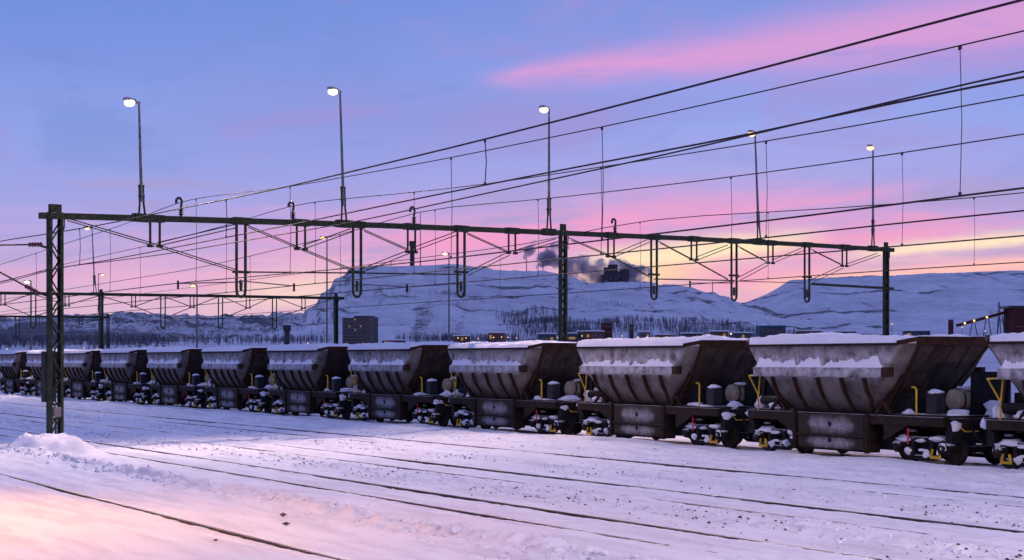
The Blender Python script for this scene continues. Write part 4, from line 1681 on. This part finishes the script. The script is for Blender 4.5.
def dropper(wa, wb, x, label, r=.007):
    Y = wa[0]
    d = F / math.cos(ALPHA) * Y / (x + 455.0)
    X = -(d - Y * math.sin(ALPHA)) / math.cos(ALPHA)
    z1, z0 = float(np.interp(X, wa[1], wa[2])), float(np.interp(X, wb[1], wb[2]))
    mb = MB()
    mb.tube([(X, Y, z1), (X + .02, (Y + wb[0]) / 2 + .02, (z0 + z1) / 2), (X, wb[0], z0)], r, 4)
    mb.bar((X - .03, Y, z1 - .03), (X + .03, Y, z1 - .03), .025, .07)
    mb.bar((X - .025, wb[0], z0 + .03), (X + .025, wb[0], z0 + .03), .025, .06)
    o = mb.build('dropper_wire', MAT['wire'])
    tag(o, label, 'wire', 'droppers between carrying and contact wires')


nm = {0: 'topmost wire pair', 1: 'second wire pair', 2: 'third wire pair', 3: 'fourth wire pair', 4: 'lowest wire pair'}
seen = {}
for (k, wa, wb, xs_) in ((0, W1, W3a, (79.6, 226, 485)), (1, W2, W6, (36, 110, 196, 290, 451, 602, 960)), (2, W4, W7, (140, 226, 315, 414, 601, 766)),
                         (3, W5, W8, (250, 340, 435, 538, 731, 902)), (4, W9, W10, (500, 640, 768, 974))):
    for x_ in xs_:
        lb = 'thin vertical dropper wire of the %s, %s from the left' % (nm[k], ordinal[xs_.index(x_)])
        dropper(wa, wb, x_, lb, .009 if k else .012)

# stays coming in from the left to the near mast
for (xa, ya, xb, yb, xi, yi, lab) in ((-60, 246, 52, 249.5, 37, 244.5, 'level stay wire with red-brown insulator, left of the near mast'),
                                      (-60, 240, 52, 298, 33, 290, 'slanting stay wire with red-brown insulator, left of the near mast')):
    pa, pi, pb = g1.P(xa, ya), g1.P(xi, yi), g1.P(xb, yb)
    root = empty('stay_wire', pb)
    tag(root, lab, 'stay wire', 'insulated stays of the near mast')
    mb = MB()
    mb.tube([pa - pb, pi - pb], .028, 6)
    mb.tube([pi - pb, Vector((0, 0, 0))], .04, 6)
    mb.build('stay', MAT['wire'], root)
    ax = (pi - pa).normalized()
    mb = MB()
    prof = [(.03, -.26)]
    for k in range(5):
        prof += [(.05, -.24 + k * .1), (.085, -.21 + k * .1), (.05, -.17 + k * .1)]
    mb.lathe(prof, pi - pb - ax * .05, ax, 10)
    mb.build('insulator', MAT['insulator_brown'], root, True)

# ================================================================== sodium lamp standing outside the view, left of the near track
lp = empty('lamp_post', (-31.0, 1.0, -.1))
tag(lp, 'sodium lamp post left of the camera lighting the near snow orange', 'lamp')
mb = MB()
mb.tube([(0, 0, 0), (0, 0, 6), (0, 0, 9)], [.09, .07, .05], 8)
mb.build('pole', MAT['galv'], lp, True)
mb = MB()
mb.bar((0, 0, 9), (.1, 1.2, 9.1), .08, .08)
mb.bar((.1, 1.1, 9.1), (.15, 1.8, 9.1), .3, .14)
hd = mb.build('lamp_head', MAT['lamp_body'], lp)
MB().blob((.13, 1.5, 9.0), .14, .22, .08, 2, 2, 0).build('bulb', MAT['lit_sodium'], hd, True)
ld = bpy.data.lights.new('lamp_light', 'SPOT')
ld.energy = 5600
ld.color = (1.0, .42, .07)
ld.spot_size = math.radians(130)
ld.spot_blend = 1.0
ld.shadow_soft_size = .2
lo = bpy.data.objects.new('lamp_light', ld)
COL.objects.link(lo)
lo.parent = lp
lo.location = (.13, 1.5, 8.8)
lo.rotation_euler = (math.radians(18), math.radians(-6), 0)

# ================================================================== town, mine, woods
def block(name, x0, x1, ytop, ybase, d, mat, depth=None, rot=0.0, label='', cat='building', roof_snow=True, group=None, windows=None, glass='window_glass'):
    """building with walls, snow roof and window strips. windows: list of (u0,u1,v0,v1,lit) in facade fractions"""
    pb = px((x0 + x1) / 2, ybase, d)
    w = (x1 - x0) / F * d
    h = (ybase - ytop) / F * d
    dp = depth or w
    root = empty(name, (pb.x, pb.y, pb.z), math.atan2(R.y, R.x) + rot)
    if label:
        tag(root, label, cat, group)
    sink = 4.0
    MB().box(-w / 2, w / 2, 0, dp, -sink, h).build('wall', MAT[mat], root)
    if roof_snow:
        mb = MB()
        mb.box(-w / 2 - .3, w / 2 + .3, -.3, dp + .3, h + .003, h + .45)
        bevel(mb.build('roof', MAT['snow'], root), .12)
    for (u0, u1, v0, v1, lit) in (windows or []):
        mb = MB()
        mb.box(-w / 2 + u0 * w, -w / 2 + u1 * w, -.14, -.02, v0 * h, v1 * h)
        mb.build('window', MAT['lit_window' if lit else glass], root)
    return root, w, h, dp


# dark office block
dO = 900
ob = empty('office_block', px(365, 345, dO), math.atan2(R.y, R.x) + math.radians(-28))
tag(ob, 'dark modern office block with floor bands, left of centre below the hill', 'building')
s_ = dO / F
wl, wr_, hh = 27 * s_ , 23 * s_, 27.5 * s_
MB().box(-wl, 0, 0, wr_, -6, hh).build('wall', MAT['facade_grey'], ob)
nfl = 8
for i in range(nfl):
    z0 = hh * (i + .18) / nfl
    z1 = hh * (i + .72) / nfl
    mb = MB()
    mb.box(-wl + .3, -.4, -.12, -.01, z0, z1)
    fb = mb.build('window_band', MAT['facade_black'], ob)
    for j in range(11):
        xx = -wl + .5 + j * (wl - 1.0) / 11
        mb = MB()
        mb.box(xx, xx + (wl - 1) / 11 - .35, -.2, -.125, z0 + .12, z1 - .12)
        lit = (i, j) in ((7, 6), (5, 3), (5, 9), (4, 6), (0, 10))
        mb.build('window', MAT['lit_window' if lit else 'window_glass'], fb)
MB().box(.01, .35, -.15, wr_ + .2, -6, hh + .35).build('side_wall', MAT['facade_black'], ob)
for i in range(nfl):
    MB().box(.36, .45, wr_ * .28, wr_ * .62, hh * (i + .25) / nfl, hh * (i + .75) / nfl).build('window', MAT['facade_grey'], ob)
MB().box(-wl * .6, -.5, wr_ * .2, wr_ * .9, hh, hh + 1.0).build('roof_plant', MAT['facade_black'], ob)

# flared tower
tw = empty('water_tower', px(287, 345, 820))
tag(tw, 'dark flared concrete tower between the far hills and the office block', 'tower')
k = 820 / F
MB().lathe([(3.0 * k, -4), (2.7 * k, 10 * k), (2.8 * k, 13 * k), (4.2 * k, 15.5 * k), (4.3 * k, 19.5 * k), (3.9 * k, 20 * k)], (0, 0, 0), (0, 0, 1), 10).build('shaft', MAT['facade_dark'], tw)
MB().lathe([(3.9 * k, 20 * k), (3.6 * k, 20.8 * k)], (0, 0, .05), (0, 0, 1), 10).build('cap_snow', MAT['snow'], tw)

# mine plant on the hill
dM = 2080
mp = empty('mine_plant', px(615, 288, dM), math.atan2(R.y, R.x))
tag(mp, 'dark stepped mine plant on the hilltop amid the smoke', 'building')
k = dM / F
for (a, b_, z1, dp0, mt) in ((-14, -3, 13, 0, 'facade_black'), (-10.5, -2, 21, 4, 'facade_black'), (-2, 6, 17, 2, 'facade_dark'), (6, 14, 18.5, 0, 'facade_black'), (-6, 3, 24, 9, 'facade_black')):
    MB().box(a * k, b_ * k, dp0, dp0 + 18, -20, z1 * k).build('wall', MAT[mt], mp)
for (a, z) in ((-9, 6), (-5, 9), (0, 8), (3, 12)):
    MB().box(a * k, (a + 2) * k, -.4 if a < -3 else 1.6, -.1 if a < -3 else 1.9, z * k, (z + 2) * k).build('window', MAT['facade_grey'], mp)
MB().box(-12 * k, 40 * k, -4, -1, -1.5 * k, 1.2 * k).build('conveyor', MAT['facade_dark'], mp)
MB().blob((22 * k, -4.5, 4.5 * k), 1.6 * k, 1.0 * k, 1.2 * k, 3, 2, .1).build('lamp', MAT['lit_small'], mp)

ht = empty('headframe_tower', px(412, 270, 2120), math.atan2(R.y, R.x))
tag(ht, 'slim dark mine headframe tower on top of the terraced hill', 'tower')
k = 2120 / F
MB().box(-2.1 * k, 2.1 * k, 0, 6, -10, 28 * k).build('shaft', MAT['facade_black'], ht)
MB().box(-2.8 * k, 2.8 * k, -.8, 6.8, 24 * k, 29 * k).build('head', MAT['facade_black'], ht)
for (x_, yt, yb, lab) in ((420.5, 212, 268, 'thin antenna mast beside the hilltop headframe tower'), (391, 262, 268, 'short pole on the left part of the hilltop'),
                          (526.5, 258, 274, 'left of the two short poles on the ridge by the smoke'), (543, 259, 276, 'right of the two short poles on the ridge by the smoke'),
                          (712.5, 281, 299, 'lone thin pole on the low saddle right of the plant'), (828.5, 308, 330, 'thin pole in front of the right hand hill')):
    p = px(x_, yb, 2090)
    po = empty('antenna_mast', (p.x, p.y, p.z - 6))
    tag(po, lab, 'mast', 'thin poles on the hills')
    H = (yb - yt) / F * 2090 + 6
    MB().tube([(0, 0, 0), (0, 0, H)], [.75, .4], 5).build('pole', MAT['facade_black'], po)
    MB().bar(Vector((0, 0, H * .85)) - R * 1.2, Vector((0, 0, H * .85)) + R * 1.2, .3, .3).build('cross_arm', MAT['facade_black'], po)

# right hand conveyor and ore bin
dC = 700
cv = empty('conveyor_gallery', px(960, 326, dC), math.atan2(R.y, R.x))
tag(cv, 'dark slanting conveyor gallery rising to the red shed at the right edge', 'conveyor')
k = dC / F
mb = MB()
a, b_ = Vector((-3 * k, 0, .5 * k)), Vector((52 * k, 0, 15.5 * k))
mb.bar(a, b_, 3.2, 3.4 * k * .8)
mb.build('gallery', MAT['brick_dark_red'], cv)
for f in (.3, .55, .8, .93):
    p = a.lerp(b_, f)
    mb = MB()
    for s in (-1, 1):
        mb.bar(Vector((p.x + s * 1.6, 0, -4)), Vector((p.x + s * .5, 0, p.z - .8)), .3, .3)
    mb.build('trestle', MAT['facade_dark'], cv)
for (f, dz_) in ((.29, .8), (.52, 1.2), (.12, -1)):
    p = a.lerp(b_, f)
    MB().box(p.x - .3, p.x + .3, -2.1, -1.75, p.z - .2, p.z + .5).build('lamp', MAT['lit_small'], cv)
root, w, h, dp = block('ore_shed', 1013.5, 1046, 308, 328, 690, 'brick_dark_red', 14, 0, 'dark red shed at the right edge where the conveyor ends', roof_snow=False,
                       windows=[(.08, .9, .04, .1, False)])
MB().box(-w / 2 - 2, w / 2 + .5, -.5, 14.5, h, h + .9).build('roof', MAT['facade_black'], root)
block('pump_house', 949.5, 953.5, 319.5, 329, 650, 'brick_dark_red', 2, 0, 'small upright dark red hut left of the conveyor', 'hut', False, windows=[(.2, .8, .7, .9, False)])
p = px(999, 328, 720)
pm = empty('lattice_pylon', p)
tag(pm, 'thin lattice pylon standing behind the conveyor', 'pylon')
k = 720 / F
mb = MB()
for s in (-1, 1):
    mb.bar(R * (s * 1.7 * k) + Vector((0, 0, -3)), R * (s * .3 * k) + Vector((0, 0, 26 * k)), .28, .28)
mb.build('leg', MAT['galv'], pm)
mb = MB()
for i in range(8):
    z0, z1 = i * 3 * k, (i + 1) * 3 * k
    w0, w1 = 1.7 * k * (1 - .8 * i / 8), 1.7 * k * (1 - .8 * (i + 1) / 8)
    s = 1 if i % 2 else -1
    mb.bar(R * (s * w0) + Vector((0, 0, z0)), R * (-s * w1) + Vector((0, 0, z1)), .16, .16)
mb.build('lacing', MAT['galv'], pm)
mb = MB()
for z in (17, 22):
    mb.bar(R * (-2.2 * k) + Vector((0, 0, z * k)), R * (2.2 * k) + Vector((0, 0, z * k)), .2, .2)
mb.build('cross_arm', MAT['galv'], pm)

# low buildings along the foot of the hill
block('silo_block', 603.5, 612.5, 323, 343, 760, 'brick_dark_red', 5, .2, 'upright dark red block above the train, right of the middle mast', windows=[(.15, .85, .78, .86, False), (.15, .85, .5, .56, False)], roof_snow=False)
block('silo_block', 629.5, 633.8, 324.5, 343, 760, 'facade_black', 3, .1, 'slim black tower block right of the dark red block', windows=[(.2, .8, .7, .9, False)], roof_snow=False)
block('long_shed', 577, 603, 331.5, 343, 740, 'house_wood', 9, -.1, 'long low dark shed left of the dark red block', 'shed', windows=[(.06 + .16 * i, .15 + .16 * i, .5, .75, i in (2,)) for i in range(6)])
block('blue_hall', 760, 786, 325.5, 340, 720, 'facade_blue', 8, .1, 'blue-black hall with a row of windows below the right hill', 'hall', windows=[(.05 + .19 * i, .18 + .19 * i, .45, .78, False) for i in range(5)], roof_snow=False)
block('blue_hall', 538, 556, 334, 345, 700, 'facade_blue', 8, 0, 'low blue building just left of the middle mast', 'hall', windows=[(.1 + .2 * i, .24 + .2 * i, .4, .7, i == 3) for i in range(4)])
block('blue_hall', 568, 577, 333.5, 345, 720, 'facade_blue', 8, 0, 'small blue building just right of the middle mast', 'hall', windows=[(.1, .8, .5, .7, True)])
houses = [(488, 503, 333, 'house_wood', 'long snow-roofed house with lit windows, right of the distant lamp row'), (712, 728, 331.5, 'house_wood', 'snow-roofed house glowing orange left of the brightest window'),
          (735, 752, 333, 'facade_blue', 'low snow-roofed house left of the blue-black hall'), (655, 672, 335, 'house_wood', 'low snow-roofed house right of the slim black tower'),
          (800, 822, 331, 'house_wood', 'low house among shrubs right of the blue-black hall'), (838, 856, 331.5, 'facade_dark', 'low dark house left of the right mast'),
          (905, 930, 331, 'facade_blue', 'low bluish house right of the right mast'), (683, 702, 333.5, 'facade_dark', 'low dark house in the middle of the right wood edge'),
          (455, 470, 336, 'house_wood', 'low house behind the wagon left of the middle mast'), (382, 402, 340.5, 'brick_dark_red', 'low red house right of the office block'),
          (640, 650, 332, 'facade_grey', 'little pale house right of the slim black tower')]
for i, (a, b_, yt, mt, lab) in enumerate(houses):
    block('house', a, b_, yt, 346, 640 + 17 * (i % 5), mt, 9, .12 * ((i % 3) - 1), lab, 'house', True, 'houses at the foot of the hills',
          [(.1 + .3 * j, .25 + .3 * j, .55, .85, (i + j) % 3 == 0) for j in range(3)])

lights = [(449, 338.5), (458, 338), (466, 338), (478, 338.5), (493.5, 337.5), (501.5, 337), (508, 337.5), (516.5, 338), (557.5, 337.5), (582, 336), (622, 336), (638, 337),
          (647, 337), (731, 334), (892, 324), (308, 343), (7, 349), (84, 348), (124, 348.5), (144, 348), (962, 327.5), (985, 331)]
cnt_l = {}
for i, (x_, y_) in enumerate(lights):
    d_ = 560 if x_ < 900 else 600
    p = px(x_, y_, d_)
    z0 = float(T(np.array((x_ - 512) / F * d_), np.array(d_))) - .5
    ro = empty('street_lamp', (p.x, p.y, z0))
    nearby = ('on the slope below the terraced hill' if 440 < x_ < 470 else 'beside the snow-roofed house' if 470 < x_ < 530 else 'at the middle mast' if 530 < x_ < 600 else
              'between the black tower and the saddle' if 600 < x_ < 700 else 'brightest one, below the saddle' if x_ == 731 else 'beside the right mast' if x_ == 892 else
              'left of the office block' if x_ == 308 else 'at the left edge over the train' if x_ < 200 else 'below the conveyor')
    cnt_l[nearby] = cnt_l.get(nearby, 0) + 1
    tag(ro, 'tiny orange street lamp %s, %s from left there' % (nearby, ordinal[cnt_l[nearby] - 1]), 'lamp', 'tiny street lamps in the town')
    H = p.z - z0
    MB().tube([(0, 0, 0), (0, 0, max(H, .6))], .09, 5).build('pole', MAT['galv'], ro)
    MB().blob((0, 0, max(H, .6)), (.4 if x_ == 731 else .2), .2, (.26 if x_ == 731 else .16), i, 1, 0).build('bulb', MAT['lit_small'], ro, True)


# ---------------------------------------------------------------- bare birch woods
def twig_tree(mb, base, H, rnd):
    vs, fs = [], []
    bx, by_, bz = base
    tr = .05 + .012 * H
    def tri(a, b_, w):
        ang = rnd.uniform(0, math.pi)
        ox, oy = math.cos(ang) * w, math.sin(ang) * w
        i = len(vs)
        vs.extend([(a[0] - ox, a[1] - oy, a[2]), (a[0] + ox, a[1] + oy, a[2]), b_])
        fs.append((i, i + 1, i + 2))
    tri((bx, by_, bz - .5), (bx + rnd.uniform(-.3, .3), by_, bz + H), tr * 1.2)
    tri((bx, by_, bz - .5), (bx, by_ + rnd.uniform(-.3, .3), bz + H * .96), tr * 1.2)
    for _ in range(20):
        f = rnd.uniform(.08, .8)
        a = rnd.uniform(0, 2 * math.pi)
        l = H * rnd.uniform(.16, .36) * (1.2 - f * .6)
        p0 = (bx, by_, bz + H * f)
        p1 = (bx + math.cos(a) * l * .75, by_ + math.sin(a) * l * .75, bz + H * f + l * rnd.uniform(.5, 1.0))
        tri(p0, p1, .13 * H / 6)
    mb.add(vs, fs)


def wood(name, label, spots, hmin, hmax, seed):
    rnd_ = random.Random(seed)
    mb = MB()
    for (x0, x1, d0, d1, n) in spots:
        for _ in range(n):
            d_ = d0 + (d1 - d0) * rnd_.random()
            x_ = x0 + (x1 - x0) * rnd_.random()
            if min(x_ - x0, x1 - x_) < 45 * rnd_.random() ** 1.5 * min(1, (x1 - x0) / 120) or math.sin(d_ * .021 + x0) * 18 > x_ - x0:
                continue
            u_ = (x_ - 512) / F * d_
            if math.sin(u_ * .05 + seed) + math.sin(u_ * .13 + d_ * .04) + math.sin(d_ * .09 + seed) < -.9 and rnd_.random() < .8:
                continue
            wx, wy = V.x * d_ + R.x * u_, V.y * d_ + R.y * u_
            twig_tree(mb, (wx, wy, surf_z(u_, d_)), rnd_.uniform(hmin, hmax), rnd_)
    o = mb.build(name, MAT['bark_twigs'])
    tag(o, label, 'woods', kind='stuff')


wood('birch_wood', 'belt of bare snowy birches along the foot of the mine hill', [(500, 660, 1290, 1400, 1500), (640, 905, 1260, 1380, 2000), (495, 560, 1400, 1460, 250), (410, 478, 1250, 1300, 330),
                                                                                  (475, 520, 1230, 1290, 220)], 3.5, 7.0, 1)
wood('birch_wood', 'scattered shrubs and birches among the houses below the right hill', [(740, 905, 900, 1250, 420), (640, 760, 900, 1250, 200), (380, 450, 1000, 1250, 120), (240, 330, 1000, 1300, 200)], 3, 6.5, 2)
wood('birch_wood', 'dark bands of bushes growing along the benches of the mine hill', [(425, 485, 1560, 1585, 160), (435, 466, 1470, 1490, 70), (560, 660, 1600, 1640, 160), (330, 420, 1560, 1600, 50)], 2, 4, 3)
wood('birch_wood', 'dark wood at the foot of the far left hills behind the train', [(-90, 175, 600, 1500, 2300), (110, 345, 800, 1500, 520), (-30, 60, 1500, 1800, 500)], 3, 6, 4)


# ---------------------------------------------------------------- steam drifting off the plant
def smoke_mat(name, dens, col):
    m = bpy.data.materials.new(name)
    m.use_nodes = True
    t = NT(m.node_tree)
    m.node_tree.nodes.clear()
    oc = t.node('ShaderNodeTexCoord').outputs['Object']
    n = t.noise(oc, 0.045, 5, 0.62, 0.5)
    d_ = t.m('MULTIPLY', t.step(n, 0.42, 0.58), dens)
    pv = t.node('ShaderNodeVolumePrincipled')
    pv.inputs['Color'].default_value = col
    t.put(pv.inputs['Density'], d_)
    pv.inputs['Anisotropy'].default_value = 0.45
    ou = t.node('ShaderNodeOutputMaterial')
    t.l.new(pv.outputs[0], ou.inputs['Volume'])
    MAT[name] = m
    return m


smoke_mat('steam_thick', 0.26, (0.70, 0.67, 0.76, 1))


def smoke(name, pts, d, label, mat):
    mb = MB()
    c0 = px(pts[0][0], pts[0][1], d)
    k = d / F
    vs = []
    bm = bmesh.new()
    for i, (x_, y_, r_) in enumerate(pts):
        p = px(x_, y_, d) - c0
        r_ *= 1.45
        mt = Matrix.Translation(p) @ Matrix.Diagonal((r_ * k, r_ * k, r_ * k * .85, 1))
        bmesh.ops.create_icosphere(bm, subdivisions=3, radius=1, matrix=mt)
    me = bpy.data.meshes.new(name)
    bm.to_mesh(me)
    bm.free()
    me.materials.append(mat)
    o = bpy.data.objects.new(name, me)
    COL.objects.link(o)
    o.location = c0
    rm = o.modifiers.new('remesh', 'REMESH')
    rm.mode = 'VOXEL'
    rm.voxel_size = 2.2 * k
    dt = bpy.data.textures.new('billow', 'CLOUDS')
    dt.noise_scale = 7 * k
    dm = o.modifiers.new('billow', 'DISPLACE')
    dm.texture = dt
    dm.strength = 10 * k
    dm.mid_level = .5
    tag(o, label, 'smoke', kind='stuff')
    return o


smoke('smoke', [(612, 280, 8), (604, 276, 10), (590, 272, 9), (578, 268, 10), (566, 265, 7), (590, 280, 8), (632, 282, 8), (645, 285, 7), (655, 290, 5), (575, 274, 7), (625, 274, 10), (640, 276, 9), (600, 268, 9), (585, 264, 8), (618, 268, 8)], 2140,
      'dark violet steam cloud billowing left from the mine plant', MAT['steam_thick'])
smoke('smoke', [(553, 252, 7), (547, 258, 8), (560, 248, 6), (541, 263, 5), (556, 262, 5)], 2160, 'detached puff of dark steam left of the middle mast', MAT['steam_thick'])
smoke('smoke', [(533, 246, 4), (530, 252, 4), (526, 258, 3)], 2170, 'small faint wisp of steam farthest left on the ridge', MAT['steam_thick'])
